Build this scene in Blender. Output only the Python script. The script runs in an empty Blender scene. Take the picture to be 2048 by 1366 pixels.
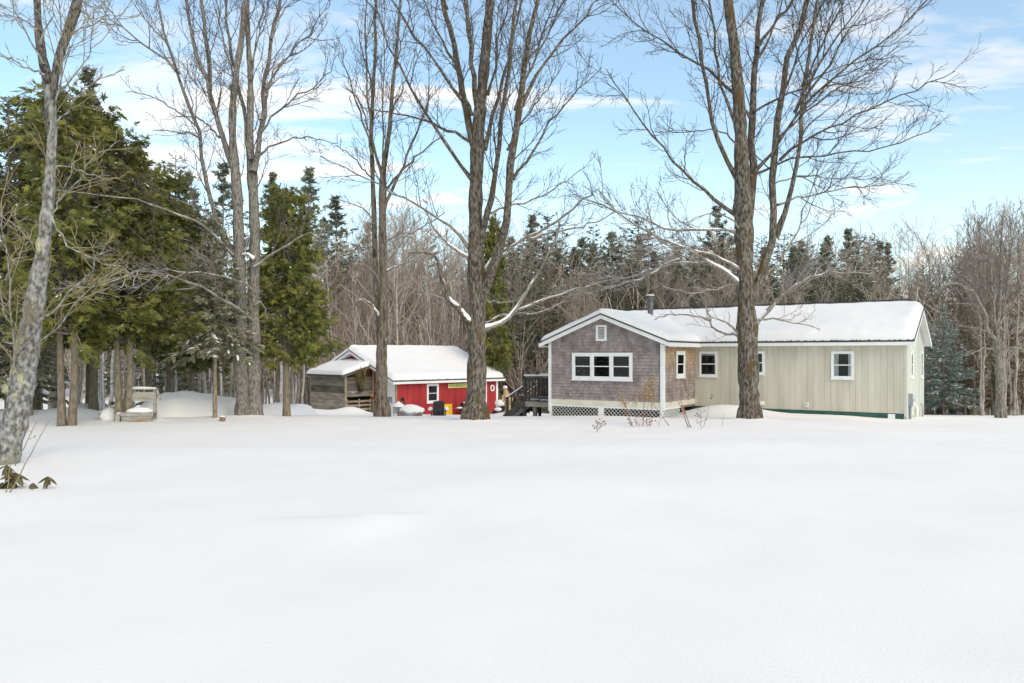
import bpy, math, random
import numpy as np
from mathutils import Vector, Matrix

# ---------------------------------------------------------------- camera, sky, sun, exposure
SC = bpy.context.scene
COL = SC.collection
F = 1525.0                      # focal length in photo pixels (2048 wide)
CAMZ = 2.2
cam_d = bpy.data.cameras.new('camera')
cam = bpy.data.objects.new('camera', cam_d)
COL.objects.link(cam)
cam.location = (0, 0, CAMZ)
cam.rotation_euler = (math.radians(90), 0, 0)
cam_d.sensor_width = 36
cam_d.lens = 36 * F / 2048
cam_d.shift_y = 27 / 2048
cam_d.clip_end = 2000
SC.camera = cam
SUN_EL, SUN_AZ = math.radians(36), math.radians(146)      # azimuth clockwise from +Y (view direction): behind, to the right
w = bpy.data.worlds.new('World'); SC.world = w; w.use_nodes = True
nt = w.node_tree; N = nt.nodes; L = nt.links
N.clear()
def nd(t, **k):
    n = N.new(t)
    for a, b in k.items(): setattr(n, a, b)
    return n
def mth(op, a, b=None, c=None, clamp=False):
    n = nd('ShaderNodeMath', operation=op); n.use_clamp = clamp
    for i, v in enumerate((a, b, c)):
        if v is None: continue
        if isinstance(v, (int, float)): n.inputs[i].default_value = v
        else: L.new(v, n.inputs[i])
    return n.outputs[0]
out = nd('ShaderNodeOutputWorld'); bg = nd('ShaderNodeBackground')
sky = nd('ShaderNodeTexSky', sky_type='NISHITA')
sky.sun_disc = False; sky.sun_elevation = SUN_EL; sky.sun_rotation = SUN_AZ
sky.air_density = 1.0; sky.dust_density = 0.3; sky.ozone_density = 3.2; sky.altitude = 300
tc = nd('ShaderNodeTexCoord'); sep = nd('ShaderNodeSeparateXYZ'); L.new(tc.outputs['Generated'], sep.inputs[0])
zc = mth('ADD', mth('MAXIMUM', sep.outputs[2], 0.0), 0.16)
cmb = nd('ShaderNodeCombineXYZ')
L.new(mth('DIVIDE', sep.outputs[0], zc), cmb.inputs[0]); L.new(mth('DIVIDE', sep.outputs[1], zc), cmb.inputs[1])
mp = nd('ShaderNodeMapping'); L.new(cmb.outputs[0], mp.inputs[0])
mp.inputs['Rotation'].default_value = (0, 0, math.radians(28)); mp.inputs['Scale'].default_value = (0.42, 1.3, 1)
mp.inputs['Location'].default_value = (3.35, 1.7, 0)
n1 = nd('ShaderNodeTexNoise'); L.new(mp.outputs[0], n1.inputs[0])
n1.inputs['Scale'].default_value = 1.9; n1.inputs['Detail'].default_value = 9; n1.inputs['Roughness'].default_value = 0.6; n1.inputs['Distortion'].default_value = 0.9
cl = nd('ShaderNodeMapRange'); cl.interpolation_type = 'SMOOTHSTEP'
cl.inputs[1].default_value = 0.40; cl.inputs[2].default_value = 0.72; L.new(n1.outputs[0], cl.inputs[0])
hz = nd('ShaderNodeMapRange'); hz.interpolation_type = 'SMOOTHSTEP'
hz.inputs[1].default_value = 0.33; hz.inputs[2].default_value = 0.08; hz.inputs[3].default_value = 0.16; hz.inputs[4].default_value = 0.42
L.new(sep.outputs[2], hz.inputs[0])
cov = mth('MAXIMUM', mth('MULTIPLY', cl.outputs[0], 0.95), hz.outputs[0], clamp=True)
mx = nd('ShaderNodeMix', data_type='RGBA'); L.new(cov, mx.inputs[0])
tn = nd('ShaderNodeMix', data_type='RGBA', blend_type='MULTIPLY'); tn.inputs[0].default_value = 1.0
L.new(sky.outputs[0], tn.inputs[6]); tn.inputs[7].default_value = (1.45, 2.18, 2.2, 1)
L.new(tn.outputs[2], mx.inputs[6]); mx.inputs[7].default_value = (10.2, 10.1, 10.0, 1)
L.new(mx.outputs[2], bg.inputs[0]); bg.inputs[1].default_value = 0.1
L.new(bg.outputs[0], out.inputs[0])
sun_d = bpy.data.lights.new('sun', 'SUN'); sun_d.energy = 1.7; sun_d.angle = math.radians(45); sun_d.color = (1, 0.90, 0.77)
sun = bpy.data.objects.new('sun', sun_d); COL.objects.link(sun)
_sd = Vector((math.sin(SUN_AZ) * math.cos(SUN_EL), math.cos(SUN_AZ) * math.cos(SUN_EL), math.sin(SUN_EL)))
sun.rotation_euler = _sd.to_track_quat('Z', 'Y').to_euler(); sun.location = (10, -10, 40)
SC.view_settings.view_transform = 'Standard'; SC.view_settings.look = 'None'
SC.view_settings.gamma = 1; SC.view_settings.use_curve_mapping = False
SC.view_settings.exposure = 0.30
SC.view_settings.use_white_balance = True; SC.view_settings.white_balance_temperature = 7560; SC.view_settings.white_balance_tint = 13.5

# ---------------------------------------------------------------- helpers
rng = np.random.default_rng(7)
def at(px, py, D):              # a place in the scene from where it shows in the photo and how far off it is
    return np.array(((px - 1024) / F * D, D, CAMZ - (py - 710) / F * D))
def nrm(a): return a / np.maximum(np.linalg.norm(a, axis=-1, keepdims=True), 1e-9)
def sstep(a, b, x):
    t = np.clip((x - a) / (b - a), 0, 1); return t * t * (3 - 2 * t)

def vnoise(x, y, s=0):          # smooth value noise for terrain and snow
    xi, yi = np.floor(x), np.floor(y); fx, fy = x - xi, y - yi
    fx = fx * fx * (3 - 2 * fx); fy = fy * fy * (3 - 2 * fy)
    def h(a, b):
        v = np.sin(a * 127.1 + b * 311.7 + s * 74.7) * 43758.5453
        return v - np.floor(v)
    return (h(xi, yi) * (1 - fx) + h(xi + 1, yi) * fx) * (1 - fy) + (h(xi, yi + 1) * (1 - fx) + h(xi + 1, yi + 1) * fx) * fy - 0.5

class MB:
    """collects shapes; build() links them as ONE mesh object"""
    def __init__(s): s.v = []; s.n = 0; s.f = []; s.att = {}
    def add(s, V, Fc, m=0, sm=False, **att):
        V = np.asarray(V, float).reshape(-1, 3); Fc = np.asarray(Fc, int)
        s.v.append(V); s.f.append((Fc + s.n, m, sm, att)); s.n += len(V); return s
    def box(s, x0, x1, y0, y1, z0, z1, m=0, M=None, **att):
        V = np.array([(x, y, z) for z in (z0, z1) for y in (y0, y1) for x in (x0, x1)], float)
        if M is not None: V = V @ np.array(M.to_3x3()).T + np.array(M.translation)
        return s.add(V, [(0, 2, 3, 1), (4, 5, 7, 6), (0, 1, 5, 4), (2, 6, 7, 3), (0, 4, 6, 2), (1, 3, 7, 5)], m, **att)
    def bar(s, p, q, w, h, m=0, up=(0, 0, 1)):       # a square bar from p to q
        p, q = Vector(p), Vector(q); d = q - p; l = d.length; x = d.normalized()
        u = Vector(up)
        if abs(x.dot(u)) > 0.97: u = Vector((0, 1, 0))
        y = u.cross(x).normalized(); z = x.cross(y)
        M = Matrix((x, y, z)).transposed().to_4x4(); M.translation = p
        return s.box(0, l, -w / 2, w / 2, -h / 2, h / 2, m, M)
    def tubes(s, P, R, sides=6, m=0, cap=False, jit=0, mids=None):
        P = np.asarray(P, float); R = np.asarray(R, float)
        if P.ndim == 2: P = P[None]; R = R[None]
        K, n, _ = P.shape
        if K == 0: return s
        T = nrm(np.gradient(P, axis=1))
        av = nrm(P[:, -1] - P[:, 0]); ax = np.argmin(np.abs(av), axis=1)
        ref = np.eye(3)[ax][:, None, :]
        A = nrm(np.cross(np.broadcast_to(ref, T.shape), T)); B = np.cross(T, A)
        th = np.linspace(0, 2 * np.pi, sides, endpoint=False)
        RR = R[:, :, None] * np.ones(sides)
        if jit: RR = RR * (1 + jit * rng.uniform(-1, 1, RR.shape))
        V = P[:, :, None, :] + RR[..., None] * (np.cos(th)[None, None, :, None] * A[:, :, None, :] + np.sin(th)[None, None, :, None] * B[:, :, None, :])
        i = np.arange(K)[:, None, None] * (n * sides); j = np.arange(n - 1)[None, :, None] * sides; k = np.arange(sides)[None, None, :]
        k2 = (k + 1) % sides
        Q = np.stack([i + j + k, i + j + k2, i + j + sides + k2, i + j + sides + k], -1).reshape(-1, 4)
        if mids is None: s.add(V.reshape(-1, 3), Q, m, True)
        else:
            mm = np.repeat(np.asarray(mids), (n - 1) * sides)
            s.add(V.reshape(-1, 3), Q[mm == 0], 0, True); off = s.n - K * n * sides
            s.f.append((Q[mm == 1] + off, 1, True, {}))
        if cap and K == 1:
            c = V.reshape(-1, 3)[(n - 1) * sides:]
            s.add(np.vstack([c, c.mean(0)]), [(a, (a + 1) % sides, sides) for a in range(sides)], m, True)
        return s
    def blob(s, c, r, m=0, seg=10, rings=6, noise=0.15, flat=None):
        u = np.linspace(0, 2 * np.pi, seg, endpoint=False); v = np.linspace(0.02, np.pi - 0.02, rings)
        U, W = np.meshgrid(u, v); d = np.stack([np.sin(W) * np.cos(U), np.sin(W) * np.sin(U), np.cos(W)], -1)
        k = 1 + noise * rng.uniform(-1, 1, U.shape)
        V = d * k[..., None] * np.asarray(r) + np.asarray(c)
        if flat is not None: V[..., 2] = np.maximum(V[..., 2], flat)
        Q = [(a * seg + b, (a + 1) * seg + b, (a + 1) * seg + (b + 1) % seg, a * seg + (b + 1) % seg) for a in range(rings - 1) for b in range(seg)]
        return s.add(V.reshape(-1, 3), Q, m, True)
    def grid(s, V, m=0, sm=True):                     # V[a,b,3]
        a, b, _ = V.shape
        i = (np.arange(a - 1)[:, None] * b + np.arange(b - 1)[None, :]).reshape(-1)
        return s.add(V.reshape(-1, 3), np.stack([i, i + 1, i + b + 1, i + b], -1), m, sm)
    def mesh(s, name, mats):
        me = bpy.data.meshes.new(name)
        V = np.vstack(s.v); me.vertices.add(len(V)); me.vertices.foreach_set('co', V.ravel())
        loops = []; ls = []; mi = []; sm = []; o = 0
        atts = {k for f in s.f for k in f[3]}; av = {k: [] for k in atts}
        for Fc, m, smo, att in s.f:
            if len(Fc) == 0: continue
            k = Fc.shape[1]; loops.append(Fc.ravel()); ls.append(o + np.arange(len(Fc)) * k); o += Fc.size
            mi.append(np.full(len(Fc), m)); sm.append(np.full(len(Fc), smo))
            for a in atts: av[a].append(np.broadcast_to(np.asarray(att.get(a, 0.5), float), (len(Fc),)))
        loops = np.concatenate(loops); ls = np.concatenate(ls)
        me.loops.add(len(loops)); me.loops.foreach_set('vertex_index', loops.astype(np.int32))
        me.polygons.add(len(ls)); me.polygons.foreach_set('loop_start', ls.astype(np.int32))
        me.update(calc_edges=True)
        me.polygons.foreach_set('material_index', np.concatenate(mi).astype(np.int32))
        me.polygons.foreach_set('use_smooth', np.concatenate(sm).astype(bool))
        for a in atts:
            t = me.attributes.new(a, 'FLOAT', 'FACE'); t.data.foreach_set('value', np.concatenate(av[a]).astype(np.float32))
        for m in (mats if isinstance(mats, (list, tuple)) else [mats]): me.materials.append(m)
        me.update(); return me
    def build(s, name, mats, parent=None, loc=None, rz=None, kind=None, label=None):
        o = bpy.data.objects.new(name, s.mesh(name, mats)); COL.objects.link(o)
        if parent is not None: o.parent = parent
        if loc is not None: o.location = loc
        if rz is not None: o.rotation_euler = (0, 0, rz)
        if kind: o['kind'] = kind
        if label: o['label'] = label
        return o
def tag(o, label, cat, group=None):
    o['label'] = label; o['category'] = cat
    if group: o['group'] = group
    return o
def thing(name, label, cat, loc=(0, 0, 0), rz=0, group=None):
    o = bpy.data.objects.new(name, None); COL.objects.link(o); o.empty_display_size = 0.2
    o.location = loc; o.rotation_euler = (0, 0, rz); return tag(o, label, cat, group)
def shared(name, me, parent=None, loc=None, rz=None, sc=None):
    o = bpy.data.objects.new(name, me); COL.objects.link(o)
    if parent is not None: o.parent = parent
    if loc is not None: o.location = loc
    if rz is not None: o.rotation_euler = (0, 0, rz)
    if sc is not None: o.scale = sc
    return o
def dup(root, loc, rz, sc, label, group=None):
    r = root.copy(); COL.objects.link(r); r.location = loc; r.rotation_euler = (0, 0, rz); r.scale = sc; r['label'] = label
    if group: r['group'] = group
    elif 'group' in r: del r['group']
    for ch in root.children:
        c = ch.copy(); COL.objects.link(c); c.parent = r
        for g in ch.children:
            d = g.copy(); COL.objects.link(d); d.parent = c
    return r

# ---------------------------------------------------------------- materials
def mat(name, c1, c2, scale=4.0, rough=0.8, stretch=(1, 1, 1), bump=0.0, bscale=None, c3=None, s3=3.0, t3=0.6, rnd=0.0,
        tint=0.0, warm=None, spec=0.25, lo=0.35, hi=0.65, snow=0.0, detail=5, trans=0.0, metal=0.0, bdist=0.02):
    m = bpy.data.materials.new(name); m.use_nodes = True; t = m.node_tree; t.nodes.clear()
    def nn(k, **kw):
        n = t.nodes.new(k)
        for a, b in kw.items(): setattr(n, a, b)
        return n
    lk = t.links.new
    o = nn('ShaderNodeOutputMaterial'); b = nn('ShaderNodeBsdfPrincipled'); lk(b.outputs[0], o.inputs[0])
    b.inputs['Roughness'].default_value = rough; b.inputs['Specular IOR Level'].default_value = spec; b.inputs['Metallic'].default_value = metal
    co = nn('ShaderNodeTexCoord'); mp = nn('ShaderNodeMapping'); mp.inputs['Scale'].default_value = stretch; lk(co.outputs['Object'], mp.inputs[0])
    def noise(s, src=mp, d=detail):
        n = nn('ShaderNodeTexNoise'); n.inputs['Scale'].default_value = s; n.inputs['Detail'].default_value = d; lk(src.outputs[0], n.inputs[0]); return n
    def mr(src, a, bb):
        n = nn('ShaderNodeMapRange'); n.inputs[1].default_value = a; n.inputs[2].default_value = bb; lk(src, n.inputs[0]); return n.outputs[0]
    def mix(f, a, bb, bt='MIX'):
        n = nn('ShaderNodeMix', data_type='RGBA', blend_type=bt)
        for i, v in ((0, f), (6, a), (7, bb)):
            if isinstance(v, (int, float)): n.inputs[i].default_value = v
            elif isinstance(v, tuple): n.inputs[i].default_value = (*v, 1)
            else: lk(v, n.inputs[i])
        return n.outputs[2]
    n1 = noise(scale); col = mix(mr(n1.outputs[0], lo, hi), c1, c2)
    if c3 is not None:
        n3 = noise(s3); col = mix(mr(n3.outputs[0], t3, t3 + 0.08), col, c3)
    if warm is not None:
        at_ = nn('ShaderNodeAttribute', attribute_name='warm'); col = mix(at_.outputs['Fac'], col, warm)
    def brighten(src, amt, col):
        n = nn('ShaderNodeMapRange'); n.inputs[3].default_value = 1 - amt; n.inputs[4].default_value = 1 + amt; lk(src, n.inputs[0])
        cx = nn('ShaderNodeCombineXYZ')
        for i in range(3): lk(n.outputs[0], cx.inputs[i])
        return mix(1.0, col, cx.outputs[0], 'MULTIPLY')
    if tint:
        a2 = nn('ShaderNodeAttribute', attribute_name='tint'); col = brighten(a2.outputs['Fac'], tint, col)
    if rnd:
        oi = nn('ShaderNodeObjectInfo'); col = brighten(oi.outputs['Random'], rnd, col)
    if snow:
        g = nn('ShaderNodeNewGeometry'); sp = nn('ShaderNodeSeparateXYZ'); lk(g.outputs['Normal'], sp.inputs[0])
        ns = noise(2.2); ad = nn('ShaderNodeMath', operation='MULTIPLY_ADD'); lk(ns.outputs[0], ad.inputs[0]); ad.inputs[1].default_value = 0.8; lk(sp.outputs[2], ad.inputs[2])
        col = mix(mr(ad.outputs[0], snow, snow + 0.15), col, (0.82, 0.83, 0.85))
    lk(col, b.inputs['Base Color'])
    if bump:
        nb = noise(bscale or scale * 3); bp = nn('ShaderNodeBump'); bp.inputs['Strength'].default_value = bump; bp.inputs['Distance'].default_value = bdist
        lk(nb.outputs[0], bp.inputs['Height']); lk(bp.outputs[0], b.inputs['Normal'])
    if trans:
        tr = nn('ShaderNodeBsdfTranslucent'); lk(col, tr.inputs[0]); ms = nn('ShaderNodeMixShader'); ms.inputs[0].default_value = trans
        lk(b.outputs[0], ms.inputs[1]); lk(tr.outputs[0], ms.inputs[2]); lk(ms.outputs[0], o.inputs[0])
    return m
SNOW = mat('snow', (0.85, 0.833, 0.81), (0.88, 0.865, 0.84), 0.6, 0.85, bump=0.16, bscale=30, spec=0.1, bdist=0.03)
SNOWR = mat('roof_snow', (0.845, 0.835, 0.82), (0.875, 0.865, 0.85), 1.5, 0.85, bump=0.08, bscale=8, spec=0.1, bdist=0.03)
BARK = mat('maple_bark', (0.055, 0.045, 0.034), (0.225, 0.193, 0.157), 5.5, 0.95, (3.2, 3.2, 1.0), bump=1.0, bscale=9, c3=(0.115, 0.075, 0.035), s3=1.1, t3=0.57, bdist=0.04, lo=0.40, hi=0.62)
BARKS = mat('snowy_bark', (0.17, 0.145, 0.12), (0.33, 0.30, 0.26), 6, 0.95, (3, 3, 1), bump=0.6, bscale=10, snow=1.2)
TWIG = mat('twig', (0.06, 0.05, 0.041), (0.125, 0.105, 0.09), 3, 0.9)
TWIGS = mat('snowy_twig', (0.14, 0.115, 0.10), (0.24, 0.20, 0.175), 3, 0.9, snow=1.0)
DARKBARK = mat('dark_bark', (0.045, 0.04, 0.035), (0.19, 0.175, 0.155), 8, 0.95, (3, 3, 1.2), bump=0.9, bscale=10, lo=0.4, hi=0.62)
GREYBARK = mat('grey_bark', (0.10, 0.088, 0.073), (0.30, 0.272, 0.238), 6, 0.95, (4, 4, 1.2), bump=0.9, bscale=9, c3=(0.12, 0.10, 0.075), s3=3.2, t3=0.6, bdist=0.02)
BIRCH = mat('birch_bark', (0.09, 0.087, 0.08), (0.40, 0.39, 0.365), 7.5, 0.9, (1.8, 1.8, 1.1), bump=0.9, bscale=12, c3=(0.22, 0.215, 0.15), s3=2.0, t3=0.57, lo=0.36, hi=0.66, detail=8)
LICHEN = mat('lichen', (0.36, 0.35, 0.19), (0.50, 0.48, 0.31), 9, 0.95, bump=0.8, bscale=25, c3=(0.30, 0.32, 0.18), s3=7)
TANSTEM = mat('tan_stem', (0.20, 0.16, 0.10), (0.34, 0.28, 0.18), 5, 0.9)
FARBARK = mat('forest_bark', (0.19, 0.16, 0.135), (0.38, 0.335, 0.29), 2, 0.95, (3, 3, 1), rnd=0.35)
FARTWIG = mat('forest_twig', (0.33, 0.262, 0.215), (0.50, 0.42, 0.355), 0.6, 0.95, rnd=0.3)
PALEBARK = mat('pale_bark', (0.40, 0.37, 0.34), (0.62, 0.59, 0.56), 2, 0.9, (2, 2, 3), rnd=0.2)
CEDAR = mat('cedar_foliage', (0.10, 0.118, 0.032), (0.26, 0.25, 0.068), 1.3, 0.8, c3=(0.045, 0.075, 0.035), s3=2.1, t3=0.6, rnd=0.15, trans=0.25, spec=0.15)
SPRUCE = mat('spruce_foliage', (0.14, 0.15, 0.095), (0.28, 0.27, 0.18), 0.9, 0.85, rnd=0.3, trans=0.15, spec=0.15)
BLUESPR = mat('blue_spruce_foliage', (0.16, 0.215, 0.18), (0.30, 0.36, 0.315), 1.2, 0.85, rnd=0.1, trans=0.15)
PINE = mat('pine_foliage', (0.115, 0.135, 0.085), (0.22, 0.23, 0.15), 0.8, 0.85, rnd=0.25, trans=0.15, spec=0.15)
OLIVE = mat('hemlock_foliage', (0.16, 0.125, 0.07), (0.26, 0.205, 0.125), 0.8, 0.85, rnd=0.25, trans=0.15, spec=0.15)
EVBARK = mat('evergreen_bark', (0.15, 0.12, 0.085), (0.30, 0.245, 0.175), 5, 0.95, (4, 4, 1), bump=0.8, bscale=9, rnd=0.2)
WHITE = mat('white_paint', (0.78, 0.78, 0.76), (0.84, 0.84, 0.82), 3, 0.6, c3=(0.66, 0.65, 0.62), s3=5, t3=0.68, bump=0.05)
CREAMB = mat('skirt_board', (0.66, 0.60, 0.48), (0.76, 0.71, 0.60), 2, 0.7, (1, 1, 2), bump=0.1)
TAN = mat('tan_siding', (0.50, 0.46, 0.37), (0.62, 0.575, 0.475), 1.6, 0.75, (1.6, 1.6, 0.25), bump=0.15, bscale=20, c3=(0.47, 0.45, 0.35), s3=2.5, t3=0.66, tint=0.05)
TANE = mat('end_siding', (0.54, 0.55, 0.46), (0.63, 0.64, 0.56), 1.6, 0.75, (1.6, 1.6, 0.25), bump=0.15, bscale=20, tint=0.05)
SHING = mat('cedar_shingle', (0.235, 0.190, 0.184), (0.37, 0.312, 0.302), 3.0, 0.9, (1, 1, 0.6), bump=0.4, bscale=30, tint=0.16, warm=(0.56, 0.37, 0.19), c3=(0.33, 0.29, 0.30), s3=2.2, t3=0.60)
RED = mat('red_siding', (0.35, 0.030, 0.034), (0.46, 0.045, 0.048), 1.6, 0.7, (2, 2, 0.4), bump=0.15, bscale=18, tint=0.1)
ROOFM = mat('dark_roof_metal', (0.03, 0.032, 0.034), (0.06, 0.06, 0.06), 2, 0.5, spec=0.5)
GREYW = mat('weathered_wood', (0.17, 0.143, 0.118), (0.33, 0.285, 0.24), 2, 0.9, (0.6, 0.6, 3), bump=0.6, bscale=12, rnd=0.5, c3=(0.5, 0.49, 0.47), s3=2.6, t3=0.68)
DARKW = mat('dark_stained_wood', (0.055, 0.045, 0.042), (0.10, 0.085, 0.078), 4, 0.85, bump=0.3, rnd=0.15)
PALLET = mat('pallet_wood', (0.25, 0.20, 0.14), (0.42, 0.35, 0.26), 3, 0.9, (1, 1, 4), bump=0.4, rnd=0.2)
BENCHW = mat('bench_wood', (0.28, 0.26, 0.235), (0.46, 0.43, 0.39), 3, 0.9, (1, 1, 3), bump=0.4, c3=(0.33, 0.22, 0.10), s3=1.6, t3=0.55)
GREENS = mat('green_skirt', (0.025, 0.085, 0.065), (0.045, 0.125, 0.10), 2, 0.7)
BLACK = mat('black_plastic', (0.012, 0.012, 0.014), (0.03, 0.03, 0.033), 4, 0.5, spec=0.4)
SHADEIN = mat('interior_shade', (0.012, 0.012, 0.013), (0.022, 0.021, 0.02), 2, 1.0, spec=0)  # near-black colour that paints in the shade of unlit spaces
CURT = mat('curtain', (0.62, 0.60, 0.57), (0.75, 0.74, 0.71), 6, 0.95, (3, 3, 0.2))
STEEL = mat('stove_pipe', (0.10, 0.095, 0.09), (0.22, 0.21, 0.20), 5, 0.55, (2, 2, 1), spec=0.5, metal=0.4)
GALV = mat('galvanised', (0.40, 0.41, 0.42), (0.52, 0.53, 0.54), 6, 0.5, spec=0.5, metal=0.3)
YELLOW = mat('yellow_board', (0.72, 0.42, 0.03), (0.80, 0.52, 0.06), 3, 0.6)
CREAM = mat('sign_cream', (0.70, 0.66, 0.20), (0.78, 0.74, 0.30), 9, 0.7)
SIGNG = mat('sign_green', (0.055, 0.12, 0.03), (0.09, 0.16, 0.045), 6, 0.7)
ORANGE = mat('orange_tie', (0.30, 0.12, 0.055), (0.46, 0.22, 0.11), 8, 0.8)
WEED = mat('dry_weed', (0.42, 0.27, 0.15), (0.62, 0.44, 0.27), 12, 0.9)
STEM = mat('dry_stem', (0.16, 0.11, 0.09), (0.27, 0.19, 0.15), 6, 0.9)
CARVE = mat('carved_wood', (0.42, 0.27, 0.12), (0.60, 0.43, 0.22), 5, 0.8, (1, 1, 3), bump=0.3)
LEAFR = mat('rhododendron_leaf', (0.06, 0.055, 0.018), (0.15, 0.12, 0.04), 7, 0.5, spec=0.4)
DEADPL = mat('dead_plant', (0.14, 0.115, 0.04), (0.27, 0.21, 0.09), 5, 0.95)
GREYP = mat('grey_paint', (0.24, 0.27, 0.30), (0.30, 0.33, 0.36), 3, 0.6)
GLASS = bpy.data.materials.new('window_glass'); GLASS.use_nodes = True
_t = GLASS.node_tree; _t.nodes.clear()
_o = _t.nodes.new('ShaderNodeOutputMaterial'); _m = _t.nodes.new('ShaderNodeMixShader'); _f = _t.nodes.new('ShaderNodeFresnel'); _f.inputs[0].default_value = 1.5
_a = _t.nodes.new('ShaderNodeBsdfTransparent'); _a.inputs[0].default_value = (0.85, 0.87, 0.88, 1); _g = _t.nodes.new('ShaderNodeBsdfGlossy'); _g.inputs['Roughness'].default_value = 0.03
_t.links.new(_f.outputs[0], _m.inputs[0]); _t.links.new(_a.outputs[0], _m.inputs[1]); _t.links.new(_g.outputs[0], _m.inputs[2]); _t.links.new(_m.outputs[0], _o.inputs[0])
# ---------------------------------------------------------------- terrain: one sheet of snow out to the far woods
HA = math.radians(-33.4); HC = np.array((13.43, 26.0))        # house frame: right front corner, x runs to the right along the wall, y runs back
HU = np.array((math.cos(HA), math.sin(HA))); HV = np.array((-math.sin(HA), math.cos(HA)))
def hw(x, y): p = HC + HU * x + HV * y; return p[0], p[1]
MOUNDS = []                     # x, y, height, rx, ry, rot
def mound(x, y, h, rx, ry, rot=0): MOUNDS.append((x, y, h, rx, ry, rot))
def gz(x, y):
    x = np.asarray(x, float); y = np.asarray(y, float)
    d = y - 26.5
    sp = np.where(d > 12, d, np.log1p(np.exp(np.clip(d, -30, 12) * 1.3)) / 1.3)
    z = -0.074 * sp
    far = y - 92
    z = z + np.where(far > 0, 0.074 * far + 0.0016 * np.clip(far, 0, 130) ** 2 * 0.35, 0)
    z = z + 0.16 * vnoise(x * 0.13, y * 0.16, 1) * sstep(4, 16, y) + 0.045 * vnoise(x * 0.45, y * 0.5, 2) + 0.012 * vnoise(x * 1.7, y * 1.5, 3)
    z = z + sstep(45, 60, y) * 0.5 * vnoise(x * 0.2, y * 0.2, 4)
    cy_ = 10.25 + 0.25 * (x + 1.9) - 0.12 * np.cos(2.2 * (x + 1.8)); dd_ = y - cy_
    z = z + 0.055 * (np.exp(-((x + 1.85) / 0.42) ** 2) + 0.35 * np.exp(-((x + 2.5) / 0.9) ** 2)) * np.where(dd_ < 0, np.exp(-(dd_ / 0.9) ** 2), np.exp(-(dd_ / 0.14) ** 2))
    for mx_, my_, h, rx, ry, r in MOUNDS:
        c, s = math.cos(r), math.sin(r); a = ((x - mx_) * c + (y - my_) * s) / rx; b = (-(x - mx_) * s + (y - my_) * c) / ry
        z = z + h * np.exp(-(a * a + b * b))
    return z
# drifts: against the trailer, before the shed, around trunks, the low hump in the front yard
x_, y_ = hw(-6.0, -0.9); mound(x_, y_, 0.50, 1.9, 0.8, HA)
x_, y_ = hw(-2.5, -0.3); mound(x_, y_, 0.12, 3.5, 0.6, HA)
x_, y_ = hw(-9.8, -4.2); mound(x_, y_, 0.10, 2.5, 0.7, HA)
x_, y_ = hw(-0.2, -1.0); mound(x_, y_, -0.10, 1.5, 1.2, HA)
mound(1.5, 13, 0.08, 3, 1.6); mound(-7, 17, 0.10, 4, 1.6); mound(5, 18, 0.08, 4, 1.4)
mound(-1.25, 25.7, 0.10, 0.7, 0.5); mound(7.95, 25.1, 0.10, 0.7, 0.5); mound(-9.7, 27.6, 0.10, 1.0, 0.6)
mound(-11.2, 42.4, 0.38, 1.6, 0.8, 0.4); mound(-9.0, 42.8, 0.42, 0.9, 0.5, 0.3); mound(-13.3, 44, 0.30, 1.6, 1.0)
mound(-5.4, 39.6, 0.10, 1.2, 0.6); mound(0.3, 44, 0.35, 1.3, 0.7)
mound(-13.0, 29.5, 0.12, 2, 1); mound(-12.5, 25.6, 0.22, 0.8, 0.5); mound(-15.5, 27, 0.35, 1.2, 1.0); mound(-18, 27, 0.3, 1.5, 1.2)
def axis(parts):
    o = []
    for a, b, st in parts: o.append(np.arange(a, b, st))
    return np.concatenate(o)
gx = np.concatenate([-np.geomspace(24, 420, 26)[::-1], axis([(-23.8, 24, 0.2)]), np.geomspace(24, 420, 26)])
gy = np.concatenate([axis([(-300, -30, 15), (-30, 2, 4.0), (2, 9, 0.25), (9, 11.5, 0.06), (11.5, 50, 0.2), (50, 62, 0.5), (62, 100, 1.5)]), np.geomspace(100, 620, 34)])
GX, GY = np.meshgrid(gx, gy)
ground = MB().grid(np.stack([GX, GY, gz(GX, GY)], -1)).build('snowy_ground', SNOW, kind='structure')
ground['label'] = 'smooth untouched snow covering the yard'

# ploughed heap behind the bench
def heap(name, pts, w, label):
    pts = np.array(pts, float); n = 60; t = np.linspace(0, 1, n); s = np.linspace(0, 1, len(pts))
    cx = np.interp(t, s, pts[:, 0]); cy = np.interp(t, s, pts[:, 1]); ch = np.interp(t, s, pts[:, 2])
    v = np.linspace(-1, 1, 25); prof = np.clip(1 - np.abs(v) ** 1.9, 0, 1)
    X = cx[:, None] + 0 * v; Y = cy[:, None] + v * w
    Z = gz(X, Y) - 0.06 + (ch - gz(cx, cy))[:, None] * prof * (1 + 0.10 * vnoise(X * 1.3, Y * 1.3, 9)) * sstep(0, 0.06, t)[:, None] * sstep(0, 0.05, 1 - t)[:, None]
    Z = Z + 0.10 * vnoise(X * 3.1, Y * 3.1, 5) * prof + 0.05 * vnoise(X * 7, Y * 7, 6) * prof
    o = MB().grid(np.stack([X, Y, Z], -1)).build(name, SNOW, kind='structure'); o['label'] = label
def pz(px, py, D): p = at(px, py, D); return (p[0], p[1], p[2])
heap('snow_bank', [pz(285, 804, 28.6), pz(325, 783, 28.8), pz(370, 778, 29), pz(420, 784, 29.4), pz(470, 795, 29.8), pz(520, 805, 31), pz(560, 801, 32), pz(600, 803, 33), pz(632, 816, 34)], 1.7, 'lumpy ploughed snow heap behind the wooden bench')
heap('snow_bank', [pz(140, 822, 29), pz(160, 805, 29.5), pz(185, 802, 30), pz(205, 822, 30)], 0.9, 'small rounded snow heap left of the bench')
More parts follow.
